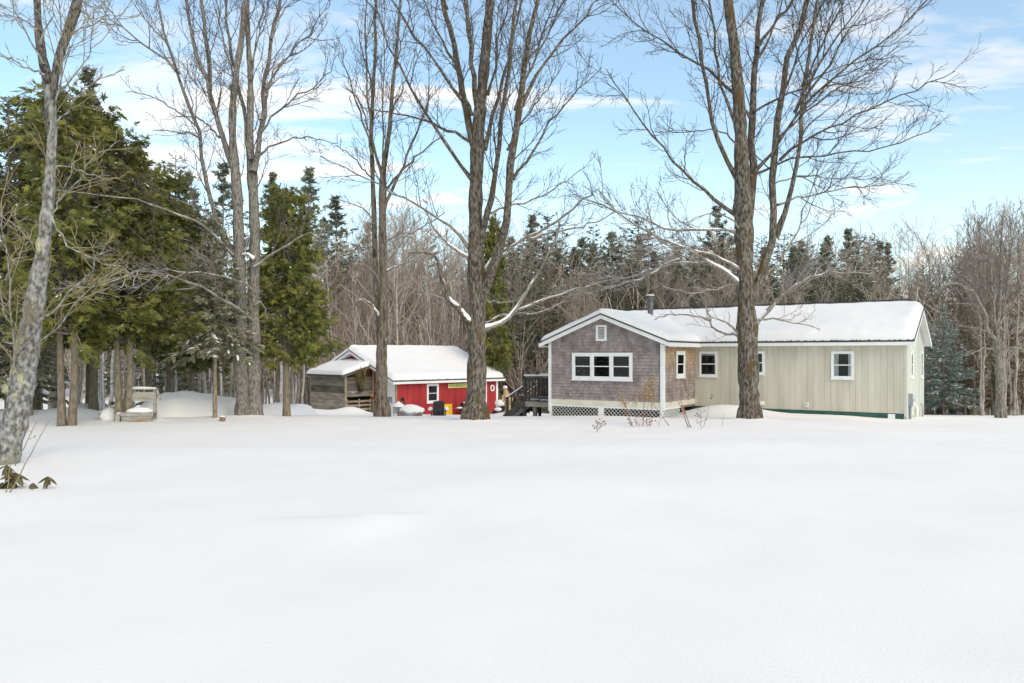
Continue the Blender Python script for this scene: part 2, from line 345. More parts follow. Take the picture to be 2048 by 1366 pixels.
# ---------------------------------------------------------------- buildings
def hit(loc, ang, ax, val, px, py):      # where the sight line of a photo pixel meets a wall plane of a building
    d = np.array(((px - 1024) / F, 1.0, -(py - 710) / F)); o = np.array((0, 0, CAMZ)) - np.array(loc)
    c, s = math.cos(ang), math.sin(ang); R = np.array(((c, s, 0), (-s, c, 0), (0, 0, 1)))
    o, d = R @ o, R @ d; t = (val - o[ax]) / d[ax]; return o + d * t
def siding(x0, x1, z0, z1, pitch, mb=None, zt=None, depth=0.012):
    """a grooved sheet in the plane y=0 facing -y; zt(x) gives a sloping top"""
    mb = mb or MB(); xs = [x0]; ys = [-0.02]; g = 0.016
    x = x0 + pitch
    while x < x1 - 0.03:
        xs += [x - g, x - g * 0.4, x + g * 0.4, x + g]; ys += [-0.02, -0.02 + depth, -0.02 + depth, -0.02]; x += pitch
    xs.append(x1); ys.append(-0.02); xs = np.array(xs); ys = np.array(ys)
    top = zt(xs) if zt else np.full(len(xs), z1)
    A = np.stack([xs, ys, np.full(len(xs), z0)], -1); B = np.stack([xs, ys, top], -1); n = len(xs)
    i = np.arange(n - 1); mb.add(np.vstack([A, B]), np.stack([i, i + 1, i + n + 1, i + n], -1), tint=rng.uniform(0, 1))
    e = np.array([(x0, -0.02, z0), (x0, 0, z0), (x0, 0, top[0]), (x0, -0.02, top[0]), (x1, -0.02, z0), (x1, 0, z0), (x1, 0, top[-1]), (x1, -0.02, top[-1])])
    mb.add(e, [(0, 3, 2, 1), (4, 5, 6, 7), (0, 1, 5, 4)]); return mb
def shingles(x0, x1, z0, zt, row=0.122, wmin=0.08, wmax=0.16, warmf=None):
    mb = MB(); zmax = max(zt(x0), zt(x1), zt((x0 + x1) / 2)); z = z0; r = 0
    while z < zmax:
        x = x0 - rng.uniform(0, 0.1)
        while x < x1:
            w_ = rng.uniform(wmin, wmax); a, b = max(x, x0) + 0.002, min(x + w_, x1) - 0.002; x += w_
            if b - a < 0.012: continue
            dz = rng.uniform(-0.006, 0.006) - (0.02 if rng.random() < 0.05 else 0); zb, ztp = z + dz, z + row + 0.03
            ta, tb = zt(a), zt(b)
            if max(ta, tb) <= zb + 0.005: continue
            ta, tb = min(ztp, max(ta, zb)), min(ztp, max(tb, zb)); th = 0.038 + rng.uniform(-0.006, 0.010)
            V = [(a, -th, zb), (b, -th, zb), (b, -0.003, tb), (a, -0.003, ta), (a, 0, zb), (b, 0, zb), (b, 0, tb), (a, 0, ta)]
            wv = float(np.clip(warmf((a + b) / 2, z), 0, 1)) if warmf else 0.0
            mb.add(V, [(0, 1, 2, 3), (0, 4, 5, 1), (0, 3, 7, 4), (1, 5, 6, 2)], tint=rng.uniform(0, 1), warm=wv)
        z += row; r += 1
    return mb
def window(parent, loc, rz, w_, h, lights=1, trim=0.07, curtain=False, blind=0.0, name='window', label=None):
    """double hung window; local x across, z up, outside is -y"""
    fr = MB(); t = trim
    fr.box(0, w_, -0.055, -0.02, 0, t); fr.box(0, w_, -0.055, -0.02, h - t, h); fr.box(0, t, -0.055, -0.02, t, h - t); fr.box(w_ - t, w_, -0.055, -0.02, t, h - t)
    fr.box(-0.02, w_ + 0.02, -0.085, -0.02, -0.035, -0.001)
    lw = (w_ - 2 * t - (lights - 1) * t) / lights
    for i in range(lights - 1): x = t + (i + 1) * lw + i * t; fr.box(x, x + t, -0.052, -0.02, t, h - t)
    o = fr.build(name, WHITE, parent, loc, rz, label=label)
    MB().box(t, w_ - t, -0.024, -0.021, t, h - t).build('dark_backing', SHADEIN, o)  # near-black sheet on the wall, painted shade in place of a room
    for i in range(lights):
        x = t + i * (lw + t); zm = h * 0.5; s = 0.035
        for k, (za, zb, y) in enumerate(((t, zm + s / 2, -0.038), (zm - s / 2, h - t, -0.046))):
            sm = MB(); sm.box(x, x + lw, y, y + 0.012, za, za + s); sm.box(x, x + lw, y, y + 0.012, zb - s, zb); sm.box(x, x + s, y, y + 0.012, za + s, zb - s); sm.box(x + lw - s, x + lw, y, y + 0.012, za + s, zb - s)
            sm.build('sash', WHITE, o)
            MB().add([(x + s, y + 0.006, za + s), (x + lw - s, y + 0.006, za + s), (x + lw - s, y + 0.006, zb - s), (x + s, y + 0.006, zb - s)], [(0, 1, 2, 3)]).build('pane', GLASS, o)
        if curtain:
            for a, b in ((0.0, 0.30), (0.80, 1.0)):
                n = 12; xs = x + lw * np.linspace(a, b, n); ys = -0.028 + 0.0025 * np.sin(np.arange(n) * 2.0)
                MB().grid(np.stack([np.stack([xs, ys, np.full(n, zz)], -1) for zz in (t, h - t)])).build('curtain', CURT, o)
        if blind: MB().box(x, x + lw, -0.03, -0.026, h - t - (h - 2 * t) * blind, h - t).build('blind', CURT, o)
    return o
def snow_slab(e0, e1, r0, r1, th, lip=0.25, nu=90, nv=26, seed=0, over=0.0, both=True):
    """rounded blanket of snow over a roof slope; e = eave ends, r = ridge ends"""
    e0, e1, r0, r1 = (np.array(p, float) for p in (e0, e1, r0, r1))
    u = np.linspace(0, 1, nu)[:, None]; v = (np.linspace(0, 1, nv) ** 1.0)[None, :]
    ed = nrm(e1 - e0); sd = nrm(r0 - e0); n = np.cross(ed, sd); n = n if n[2] > 0 else -n
    P = ((e0[None, None] * (1 - u[..., None]) + e1[None, None] * u[..., None]) * (1 - v[..., None]) + (r0[None, None] * (1 - u[..., None]) + r1[None, None] * u[..., None]) * v[..., None])
    Lu = np.linalg.norm(e1 - e0); Lv = np.linalg.norm(r0 - e0)
    du = np.minimum(u, 1 - u) * Lu; dv = v * Lv
    if not both: du = u * Lu
    def rnd(d, r): t = np.clip(d / r, 0, 1); return np.sqrt(np.clip(1 - (1 - t) ** 2, 0, 1))
    A = P @ ed; B = P @ sd
    f = rnd(dv + 0.0 * u, lip) * rnd(du + 0.0 * v, lip * 0.8)
    H = th * f * (1 + 0.16 * vnoise(A * 1.1 + seed, B * 1.3, seed) + 0.10 * vnoise(A * 3.7, B * 3.1, seed + 1)) + 0.012
    eb = over * (1 - np.clip(dv / lip, 0, 1)) * (0.6 + 0.8 * (vnoise(A * 0.9, B * 0 + 3, seed + 2) + 0.5))
    V = P + H[..., None] * n - (eb * np.clip(f * 2, 0, 1))[..., None] * sd
    mb = MB().grid(V); lo = P - 0.0 * n
    for top, bot in ((V[0], lo[0]), (V[-1][::-1], lo[-1][::-1]), (V[:, 0][::-1], lo[:, 0][::-1]), (V[:, -1], lo[:, -1])): mb.grid(np.stack([bot, top]))
    return mb
def slope_slab(e0, e1, r0, r1, t, m=0, mb=None):
    mb = mb or MB(); q = [np.array(p, float) for p in (e0, e1, r1, r0)]; d = np.array((0, 0, -t))
    return mb.add(np.array(q + [p + d for p in q]), [(0, 1, 2, 3), (7, 6, 5, 4), (0, 4, 5, 1), (1, 5, 6, 2), (2, 6, 7, 3), (3, 7, 4, 0)], m)

HL = (HC[0], HC[1], 0.0)
house = thing('house', 'single storey house with tan siding, shingled front gable and snow covered roof', 'house', HL, HA)
XL, XJ, YF, TD = -12.13, -7.435, -3.32, 6.0
ZS, ZE = 0.20, 2.64            # tan siding bottom and top
# trailer: body behind the siding, skirt, siding sheets
MB().box(XL, -0.02, 0.003, TD, -0.6, 2.66).build('wall_core', TANE, house)
MB().box(XL + 0.2, -0.06, -0.002, 0.02, -0.7, 0.19).build('skirt', GREENS, house)
px_ = XJ + 0.0
edges = [0.0, -1.18, -2.40, -3.62, -4.84, -6.06, XJ]
for a, b in zip(edges[1:], edges[:-1]):
    siding(a + 0.003, b - 0.003, ZS, ZE, 0.2, depth=0.011).build('siding_sheet', TAN, house)
# right end wall with its gable
def gz_end(y): return np.where(y < 3, 2.63 + (y) * 0.385, 2.63 + (6 - y) * 0.385)
for k in range(5):
    a, b = k * 1.2, (k + 1) * 1.2
    o = siding(a + 0.003, b - 0.003, 0.02, 0, 0.2, zt=lambda x: gz_end(x) - 0.02, depth=0.011).build('siding_sheet', TANE, house, (0, 0, 0), math.pi / 2)
MB().add([(-0.03, 0, 2.6), (-0.03, 6, 2.6), (-0.03, 3, 3.78)], [(0, 1, 2)]).build('gable_core', TANE, house)
MB().add([(XL, 0, 2.6), (XL, 6, 2.6), (XL, 3, 3.78)], [(0, 2, 1)]).build('gable_core', TANE, house)
MB().box(-0.05, 0.035, -0.035, 0.05, 0.1, 2.62).build('corner_board', TANE, house)
# roof
RY0, RZ0, RZ1, XR = -0.36, 2.70, 3.97, 0.30
m_ = MB(); slope_slab((XL - 0.3, RY0, RZ0), (XR, RY0, RZ0), (XL - 0.3, 3, RZ1), (XR, 3, RZ1), 0.05, 0, m_)
slope_slab((XR, 6.36, RZ0), (XL - 0.3, 6.36, RZ0), (XR, 3, RZ1), (XL - 0.3, 3, RZ1), 0.05, 0, m_)
roof = m_.build('roof', ROOFM, house)
rb = MB()
for x in np.arange(XJ + 0.55, XR, 0.305): rb.box(x, x + 0.035, RY0 - 0.012, RY0 + 0.3, RZ0 + 0.005, RZ0 + 0.028)
for x in np.arange(XJ + 0.4, XR, 0.1):
    if rng.random() < 0.5: rb.box(x, x + rng.uniform(0.02, 0.09), RY0 - 0.01, RY0 + 0.1, RZ0 + 0.004, RZ0 + rng.uniform(0.012, 0.035))
rb.build('roof_rib', ROOFM, roof, kind='stuff')
fa = MB(); fa.box(XJ + 0.36, XR, RY0 + 0.012, RY0 + 0.035, RZ0 - 0.17, RZ0 - 0.045); fa.box(XJ + 0.36, XR, RY0 + 0.035, 0.0, RZ0 - 0.165, RZ0 - 0.145)
fa.build('fascia', WHITE, house)
for y0, y1, z0, z1 in ((RY0, 3, RZ0, RZ1), (6.36, 3, RZ0, RZ1)):
    m_ = MB(); q = np.array([(XR - 0.02, y0, z0 - 0.052), (XR - 0.02, y1, z1 - 0.052), (XR - 0.02, y1, z1 - 0.21), (XR - 0.02, y0, z0 - 0.21)]); q2 = q - np.array((0.03, 0, 0))
    m_.add(np.vstack([q, q2]), [(0, 1, 2, 3), (7, 6, 5, 4), (0, 4, 5, 1), (3, 2, 6, 7), (0, 3, 7, 4), (1, 5, 6, 2)]); m_.build('rake_board', WHITE, house)
    q = np.array([(XR - 0.05, y0, z0 - 0.15), (XR - 0.05, y1, z1 - 0.15), (-0.02, y1, z1 - 0.15), (-0.02, y0, z0 - 0.15)])
    MB().add(q, [(0, 1, 2, 3)]).build('soffit', WHITE, house)
snow_slab((XJ - 1.5, RY0 + 0.03, RZ0), (XR - 0.03, RY0 + 0.03, RZ0), (XJ - 4.5, 3.02, RZ1), (XR - 0.03, 3.02, RZ1), 0.34, 0.36, seed=3, over=0.15).build('snow', SNOWR, roof)
snow_slab((XR - 0.03, 6.30, RZ0), (XL - 0.2, 6.30, RZ0), (XR - 0.03, 2.98, RZ1), (XL - 0.2, 2.98, RZ1), 0.20, 0.3, seed=5).build('snow', SNOWR, roof)
MB().box(XL - 0.2, XR - 0.4, 3.10, 3.16, RZ1 + 0.29, RZ1 + 0.34).build('ridge_cap', ROOFM, roof)
# shingled addition
XM = (XL + XJ) / 2
def zt_front(x): return 2.70 + 0.392 * (2.35 - abs(x - XM)) + 0.02
ac = MB(); ac.box(XL + 0.012, XJ - 0.012, YF + 0.012, 0.0, 0.2, 2.7); ac.add([(XL, YF + 0.012, 2.69), (XJ, YF + 0.012, 2.69), (XM, YF + 0.012, zt_front(XM))], [(0, 1, 2)])
ac.build('addition_core', SHING, house)
def warm_f(x, z):
    d = zt_front(x) - z; k = 0.75 * np.exp(-max(d - 0.03, 0) / 0.05) * rng.uniform(0.4, 1.2)
    if 1.25 < z < 1.32 and XL + 0.9 < x < XL + 3.3: k += 0.3 * rng.random()
    return k + (0.16 if rng.random() < 0.06 else 0)
shingles(XL + 0.09, XJ - 0.03, 0.50, zt_front, warmf=warm_f).build('shingle', SHING, house, (0, YF + 0.008, 0), kind='stuff', label='grey weathered shingles, orange along the rakes')
def warm_s(y, z): return 0.82 * sstep(1.0, 2.45, z + rng.uniform(-0.25, 0.25)) * rng.uniform(0.55, 1.05) + 0.12 * rng.random()
shingles(0.10, -YF - 0.01, 0.50, lambda x: 2.66, wmin=0.10, wmax=0.19, warmf=warm_s).build('shingle', SHING, house, (XJ - 0.008, YF, 0), math.pi / 2, kind='stuff', label='shingles still orange under the eave')
cb = MB(); cb.box(XJ - 0.06, XJ + 0.068, YF - 0.062, YF + 0.09, 0.2, 2.69); cb.build('corner_board', WHITE, house)
MB().box(XL - 0.02, XL + 0.09, YF - 0.062, YF + 0.05, 0.02, 2.72).build('corner_board', WHITE, house)
MB().box(XL - 0.016, XL + 0.012, YF + 0.05, 0.0, 0.3, 2.7).build('left_wall', SHING, house)
sk = MB()
for a, b in ((XL + 0.092, XL + 1.75), (XL + 1.753, XL + 3.2), (XL + 3.203, XJ - 0.062)): MB().box(a, b, YF - 0.012, YF + 0.02, 0.285, 0.498).build('skirt_board', CREAMB, house)
MB().box(XJ - 0.02, XJ + 0.013, YF + 0.102, -0.02, 0.285, 0.498).build('skirt_board', CREAMB, house)
MB().box(XL + 0.092, XJ + 0.006, YF + 0.0, YF + 0.03, 0.21, 0.284).build('lattice_rail', WHITE, house)
MB().box(XJ - 0.03, XJ + 0.004, YF + 0.03, YF + 1.75, 0.21, 0.284).build('lattice_rail', WHITE, house)
MB().box(XL + 2.12, XL + 2.36, YF - 0.004, YF + 0.03, -0.3, 0.209).build('lattice_post', WHITE, house)
MB().box(XJ - 0.10, XJ + 0.01, YF - 0.01, YF + 0.06, -0.3, 0.199).build('lattice_post', WHITE, house)
MB().box(XL - 0.01, XL + 0.09, YF - 0.01, YF + 0.06, -0.3, 0.019).build('lattice_post', WHITE, house)
def lattice(x0, x1, z0, z1, p=0.15):
    mb = MB(); h = z1 - z0; n = 0
    for sgn, y in ((1, 0.0), (-1, 0.007)):
        c = x0 - h
        while c < x1 + h:
            a, b = (c, c + h) if sgn > 0 else (c + h, c)          # x at bottom, x at top
            lo, hi = z0, z1; xa, xb = a, b
            def zx(x): return z0 + (x - a) / (b - a) * h
            if min(a, b) < x0:
                zz = zx(x0)
                if sgn > 0: xa, lo = x0, zz
                else: xb, hi = x0, zz
            if max(a, b) > x1:
                zz = zx(x1)
                if sgn > 0: xb, hi = x1, zz
                else: xa, lo = x1, zz
            if hi - lo > 0.02: mb.bar((xa, y, lo), (xb, y, hi), 0.006, 0.034, 0, up=(0, 1, 0))
            c += p
    return mb
lattice(XL + 0.092, XL + 2.119, -0.28, 0.208).build('lattice', WHITE, house, (0, YF + 0.012, 0), kind='stuff')
lattice(XL + 2.362, XJ - 0.102, -0.28, 0.208).build('lattice', WHITE, house, (0, YF + 0.012, 0), kind='stuff')
lattice(0.10, 1.70, -0.28, 0.208).build('lattice', WHITE, house, (XJ - 0.012, YF, 0), math.pi / 2, kind='stuff')
MB().box(XL + 0.1, XJ - 0.15, YF + 0.14, YF + 0.17, -0.6, 0.24).build('crawl_shade', SHADEIN, house)  # near-black sheets paint in the shade behind the lattice
MB().box(XJ - 0.18, XJ - 0.15, YF + 0.14, 0, -0.6, 0.24).build('crawl_shade', SHADEIN, house)
# addition roof
AX0, AX1, AZ0, AZ1, AY0, AY1 = XL - 0.36, XJ + 0.36, 2.70, 3.76, YF - 0.26, 3.0
m_ = MB(); slope_slab((AX0, AY1, AZ0), (AX0, AY0, AZ0), (XM, AY1, AZ1), (XM, AY0, AZ1), 0.05, 0, m_); slope_slab((AX1, AY0, AZ0), (AX1, 0.4, AZ0), (XM, AY0, AZ1), (XM, 2.6, AZ1), 0.05, 0, m_)
aroof = m_.build('roof', ROOFM, house)
for x0 in (AX0, AX1):
    m_ = MB(); q = np.array([(x0, AY0 + 0.02, AZ0 - 0.052), (XM, AY0 + 0.02, AZ1 - 0.052), (XM, AY0 + 0.02, AZ1 - 0.20), (x0, AY0 + 0.02, AZ0 - 0.20)]); q2 = q + np.array((0, 0.03, 0))
    m_.add(np.vstack([q, q2]), [(0, 1, 2, 3), (7, 6, 5, 4), (0, 4, 5, 1), (3, 2, 6, 7), (0, 3, 7, 4), (1, 5, 6, 2)]); m_.build('rake_board', WHITE, house)
    q = np.array([(x0, AY0 + 0.05, AZ0 - 0.14), (XM, AY0 + 0.05, AZ1 - 0.14), (XM, YF, AZ1 - 0.14), (x0, YF, AZ0 - 0.14)]); MB().add(q, [(0, 1, 2, 3)]).build('soffit', WHITE, house)
fb = MB(); fb.box(AX1 - 0.035, AX1 - 0.012, AY0 + 0.05, -0.3, AZ0 - 0.20, AZ0 - 0.045); fb.box(XJ, AX1 - 0.035, AY0 + 0.05, -0.02, AZ0 - 0.17, AZ0 - 0.15); fb.build('fascia', WHITE, house)
fb = MB(); fb.box(AX0 + 0.012, AX0 + 0.035, AY0 + 0.05, 3.0, AZ0 - 0.20, AZ0 - 0.045); fb.box(AX0 + 0.035, XL, AY0 + 0.05, 3, AZ0 - 0.17, AZ0 - 0.15); fb.build('fascia', WHITE, house)
snow_slab((AX0 + 0.03, AY1, AZ0), (AX0 + 0.03, AY0 + 0.03, AZ0), (XM, AY1, AZ1), (XM + 0.0, AY0 + 0.03, AZ1), 0.19, 0.28, 80, 24, seed=11).build('snow', SNOWR, aroof)
snow_slab((AX1 - 0.05, AY0 + 0.05, AZ0), (AX1 - 0.05, 0.6, AZ0), (XM, AY0 + 0.03, AZ1), (XM, 3.0, AZ1), 0.19, 0.34, 80, 24, seed=13, over=0.05).build('snow', SNOWR, aroof)
# windows
def hp(px, py, ax=1, val=0.0): return hit(HL, HA, ax, val, px, py)
def fwin(px0, px1, py0, py1, yv=0.0, **k):
    a, b = hp(px0, py1, 1, yv), hp(px1, py0, 1, yv); c = hp(px1, py1, 1, yv)
    z0 = (a[2] + c[2]) / 2; z1 = (hp(px0, py0, 1, yv)[2] + b[2]) / 2
    return window(house, (a[0], yv + k.pop('off', 0), z0), 0, b[0] - a[0], z1 - z0, **k)
fwin(1145.5, 1266, 705.5, 760, YF, off=-0.012, lights=3, trim=0.10, name='window', label='wide triple window in the shingled gable')
fwin(1399, 1435, 703, 753, 0.0, trim=0.055, blind=0.12)
fwin(1489, 1529.5, 702.5, 748.5, 0.0, trim=0.055)
fwin(1662.5, 1708, 702.5, 757.5, 0.0, trim=0.06, curtain=True, label='window with pale curtains at both sides')
a = hp(1350, 760, 0, XJ); b = hp(1367.5, 760, 0, XJ)
zz0, zz1 = hp(1358, 755, 0, XJ)[2], hp(1358, 702, 0, XJ)[2]
window(house, (XJ + 0.012, a[1], zz0), math.pi / 2, b[1] - a[1], zz1 - zz0, trim=0.11, label='narrow window in the addition side wall')
for pc in (1822, 1842):
    c = hp(pc, 730, 0, 0.0); zc0, zc1 = hp(pc, 755, 0, 0)[2], hp(pc, 703, 0, 0)[2]
    window(house, (0.0, c[1] - 0.35, zc0), math.pi / 2, 0.72, zc1 - zc0, trim=0.06, blind=0.5)
# gable louvre
a = hp(1192.5, 682, 1, YF); b = hp(1214, 650, 1, YF)
lv = MB(); w_ = b[0] - a[0]; h_ = b[2] - a[2]
lv.box(0, w_, -0.03, 0.01, 0, 0.07); lv.box(0, w_, -0.03, 0.01, h_ - 0.07, h_); lv.box(0, 0.09, -0.03, 0.01, 0.07, h_ - 0.07); lv.box(w_ - 0.09, w_, -0.03, 0.01, 0.07, h_ - 0.07)
lo_ = lv.build('gable_vent', WHITE, house, (a[0], YF - 0.01, a[2]))
MB().box(0.09, w_ - 0.09, -0.002, 0.0, 0.07, h_ - 0.07).build('dark_backing', GREYP, lo_)  # grey sheet closing the vent behind its slats
for k in range(8):
    z = 0.085 + k * (h_ - 0.16) / 8; M_ = Matrix.Translation((0, -0.016, z)) @ Matrix.Rotation(math.radians(35), 4, 'X')
    MB().box(0.092, w_ - 0.092, -0.018, 0.018, -0.003, 0.003, 0, M_).build('slat', WHITE, lo_)
# chimney pipe
c = hp(1297, 650, 1, 0.5); cx = c[0]
zb = RZ0 + (1.0 - RY0) * 0.378
th = np.linspace(0, 1, 2)
ch = MB().tubes([(0, 0, -0.5), (0, 0, 1.300)], [0.115, 0.115], 16).build('chimney_pipe', STEEL, house, (cx, 0.7, zb))
cap = MB().tubes([(0, 0, 1.280), (0, 0, 1.300), (0, 0, 1.305), (0, 0, 1.430), (0, 0, 1.435), (0, 0, 1.455)], [0.115, 0.16, 0.155, 0.155, 0.19, 0.19], 16)
for z in (1.34, 1.37, 1.40): cap.tubes([(0, 0, z), (0, 0, z + 0.012)], [0.166, 0.166], 16)
cap.tubes([(0, 0, 1.455), (0, 0, 1.490)], [0.19, 0.05], 16, cap=True); cap.build('chimney_cap', STEEL, ch)
MB().blob((0, 0, 1.465), (0.185, 0.185, 0.06), 0, 14, 6, 0.04).build('snow', SNOWR, ch)
# wall fittings
a = hp(1138, 788, 1, YF); MB().tubes([(0, 0, 0), (0, -0.06, 0)], [0.045, 0.045], 12).add([(0.04 * math.cos(t), -0.055, 0.04 * math.sin(t)) for t in np.linspace(0, 2 * math.pi, 10, endpoint=False)], [list(range(10))], 1).build('vent_pipe', [WHITE, BLACK], house, (a[0], YF, a[2]))
a = hp(1613, 809, 1, 0); vb = MB().box(-0.075, 0.075, -0.06, -0.01, -0.09, 0.07).build('dryer_vent', WHITE, house, (a[0], -0.01, a[2]))
for k in range(3): MB().box(-0.05, 0.05, -0.075, -0.058, -0.05 + k * 0.035, -0.035 + k * 0.035).build('slat', GREYP, vb)
a = hp(1525, 806, 1, 0); MB().box(-0.08, 0.08, -0.05, -0.01, -0.07, 0.07).box(-0.06, 0.06, -0.056, -0.05, -0.05, 0.05).build('outlet_box', WHITE, house, (a[0], -0.01, a[2]))
# electric meter on the end wall
a = hp(1816, 800, 0, 0.0)
mt = MB().box(0, 0.12, -0.13, 0.13, -0.22, 0.22).box(0.12, 0.13, -0.11, 0.11, -0.19, 0.19).build('meter_box', GREYP, house, (0.02, a[1], a[2]))
MB().tubes([(0.12, 0, 0.05), (0.19, 0, 0.05), (0.20, 0, 0.05)], [0.085, 0.085, 0.05], 14).build('meter_glass', GALV, mt)
MB().tubes([(0.05, 0.0, -0.22), (0.05, 0.0, -1.3)], [0.045, 0.045], 10).build('conduit', GREYP, mt)
MB().tubes([(0.05, 0.3, 0.1), (0.06, 0.33, -0.1), (0.05, 0.42, 0.0), (0.05, 0.45, 0.2)], [0.012] * 4, 6).build('cable', BLACK, mt)
for pc, pz0, pz1 in ((1828, 815, 838), (1840, 812, 842)):
    a = hp(pc, pz0, 0, 0.0); MB().tubes([(0.10, 0, -1.0), (0.10, 0, 0), (0.06, 0, 0.08), (0.0, 0, 0.10)], [0.035] * 4, 10).build('service_pipe', GALV if pc == 1840 else WHITE, house, (0.0, a[1], a[2]))
a = hp(1829, 818, 0, 0.0); MB().box(0.02, 0.12, -0.10, 0.10, -0.14, 0.10).build('junction_box', WHITE, house, (0, a[1], a[2] - 0.05))
MB().box(-0.55, -0.33, -0.05, -0.004, -0.4, 0.17).build('skirt_block', WHITE, house)

# ---------------------------------------------------------------- deck and stairs at the house's left
deck = thing('deck', 'dark stained wooden deck with railing and stairs at the left of the house', 'deck', (*hw(XL - 0.04, YF + 1.0), -0.1), HA)
DW, DD, DZ, RT = 1.80, 2.6, 0.42, 1.42
dk = MB(); dk.box(-DW, 0, 0.0, 0.05, DZ - 0.26, DZ - 0.04); dk.box(-DW, -DW + 0.05, 0.05, DD, DZ - 0.26, DZ - 0.04); dk.build('rim_board', GREYW, deck)
for k in range(18): y = -0.02 + k * 0.146; MB().box(-DW - 0.02, 0, y, y + 0.138, DZ - 0.038, DZ).build('deck_board', DARKW, deck)
MB().box(-0.55, -0.05, 0.06, 0.14, -0.7, DZ - 0.27).box(-1.4, -1.26, 0.07, 0.21, -0.7, DZ - 0.27).build('support_post', PALLET, deck)
def rail(p, q, n, zlo, zhi, post=True):
    p, q = np.array(p), np.array(q)
    MB().bar((*p, zhi), (*q, zhi), 0.13, 0.035).build('handrail', DARKW, deck); MB().bar((*p, zlo), (*q, zlo), 0.04, 0.085).build('bottom_rail', DARKW, deck)
    MB().bar((*p, zhi - 0.08), (*q, zhi - 0.08), 0.04, 0.085).build('top_rail', DARKW, deck)
    nm = 24; u = np.linspace(0, 1, nm); S = MB(); pts = p[None] * (1 - u[:, None]) + q[None] * u[:, None]
    S.tubes(np.column_stack([pts, zhi + 0.02 + 0.008 * rng.uniform(-1, 1, nm)]), 0.055 + 0.006 * rng.uniform(-1, 1, nm), 8); S.build('snow', SNOWR, deck)
    me = None
    for i in range(n):
        t = (i + 0.7) / (n + 0.4); c = p + (q - p) * t
        if me is None: me = MB().box(-0.022, 0.022, -0.022, 0.022, zlo, zhi - 0.05).mesh('baluster', DARKW)
        shared('baluster', me, deck, (c[0], c[1], 0))
    for c in (p, q): MB().box(c[0] - 0.05, c[0] + 0.05, c[1] - 0.05, c[1] + 0.05, -0.7, zhi - 0.01).build('post', DARKW, deck)
rail((-DW + 0.02, 0.03), (-0.06, 0.03), 12, DZ + 0.12, RT)
rail((-DW + 0.02, 1.25), (-DW + 0.02, DD - 0.05), 9, DZ + 0.12, RT)
rail((-DW + 0.1, DD), (-0.06, DD), 12, DZ + 0.12, RT)
for k, (xx, r_) in enumerate([(-1.5, 0.2), (-1.1, 0.25), (-0.7, 0.22), (-0.3, 0.3)]): MB().blob((xx, 0.9, DZ), (r_ * 1.4, 0.7, 0.13), 0, 12, 7, 0.2).build('snow', SNOWR, deck)
# stairs go down to the left
for yy in (0.03, 1.18):
    st = MB(); st.bar((-DW, yy, DZ - 0.12), (-DW - 1.0, yy, -0.35), 0.05, 0.24); st.build('stringer', DARKW, deck)
    MB().bar((-DW, yy, RT - 0.42), (-DW - 0.78, yy, RT - 0.90), 0.09, 0.035).bar((-DW - 0.78, yy, RT - 0.90), (-DW - 0.95, yy, RT - 0.91), 0.09, 0.035).build('stair_rail', DARKW, deck)
    S = MB(); S.tubes([(-DW - 0.04, yy, RT - 0.41), (-DW - 0.4, yy, RT - 0.635), (-DW - 0.78, yy, RT - 0.87), (-DW - 0.95, yy, RT - 0.88)], [0.035, 0.045, 0.045, 0.03], 8); S.build('snow', SNOWR, deck)
    MB().box(-DW - 0.90, -DW - 0.80, yy - 0.05, yy + 0.05, -0.6, RT - 0.92).build('post', DARKW, deck)
    for t in (0.2, 0.4, 0.6, 0.8):
        x = -DW - 0.8 * t; MB().box(x - 0.022, x + 0.022, yy - 0.022, yy + 0.022, DZ - 0.75 * t - 0.2, RT - 0.42 - 0.5 * t).build('baluster', DARKW, deck)
for k in range(4):
    x = -DW - 0.12 - k * 0.26; z = DZ - 0.17 * (k + 1); MB().box(x - 0.14, x + 0.12, 0.06, 1.15, z - 0.04, z).build('tread', DARKW, deck); MB().blob((x, 0.6, z), (0.15, 0.55, 0.10), 0, 12, 6, 0.1).build('snow', SNOWR, deck)

# ---------------------------------------------------------------- red garage and its lean-to
GA = math.atan2(0.692, 0.722); GL = (-6.70, 44.0, -1.55); BZ = 1.55
gar = thing('garage', 'red board sided garage with white trim and thick snow on the roof', 'garage', GL, GA)
GLn, GW = 7.95, 8.6; EZ, PZ = 0.66 + BZ, 2.40 + BZ
MB().box(0.01, GLn - 0.01, 0.01, GW, -0.5, EZ + 0.05).add([(0.012, 0, EZ), (0.012, GW, EZ), (0.012, GW / 2, PZ - 0.05)], [(0, 2, 1)]).add([(GLn, 0, EZ), (GLn, GW, EZ), (GLn, GW / 2, PZ - 0.05)], [(0, 1, 2)]).build('wall_core', RED, gar)
n_ = 7; ww = GLn / n_
for k in range(n_): siding(k * ww + 0.003, (k + 1) * ww - 0.003, -0.3, EZ, 0.2, depth=0.014).build('siding_sheet', RED, gar)
def gtop(x):                       # x runs along the gable wall measured from its far end
    y = GW - x; return EZ + (PZ - EZ - 0.05) * (1 - np.abs(y - GW / 2) / (GW / 2)) - 0.05
for k in range(7):
    a, b = k * GW / 7, (k + 1) * GW / 7; siding(a + 0.003, b - 0.003, -0.3, 0, 0.2, zt=gtop, depth=0.014).build('siding_sheet', RED, gar, (0, GW, 0), -math.pi / 2)
def gp(px, py, ax, val): return hit(GL, GA, ax, val, px, py)
g0, g1 = GLn + 0.35, -0.45; sl = (PZ - EZ) / (GW / 2); ye = -0.40; ze = EZ + sl * ye + 0.22
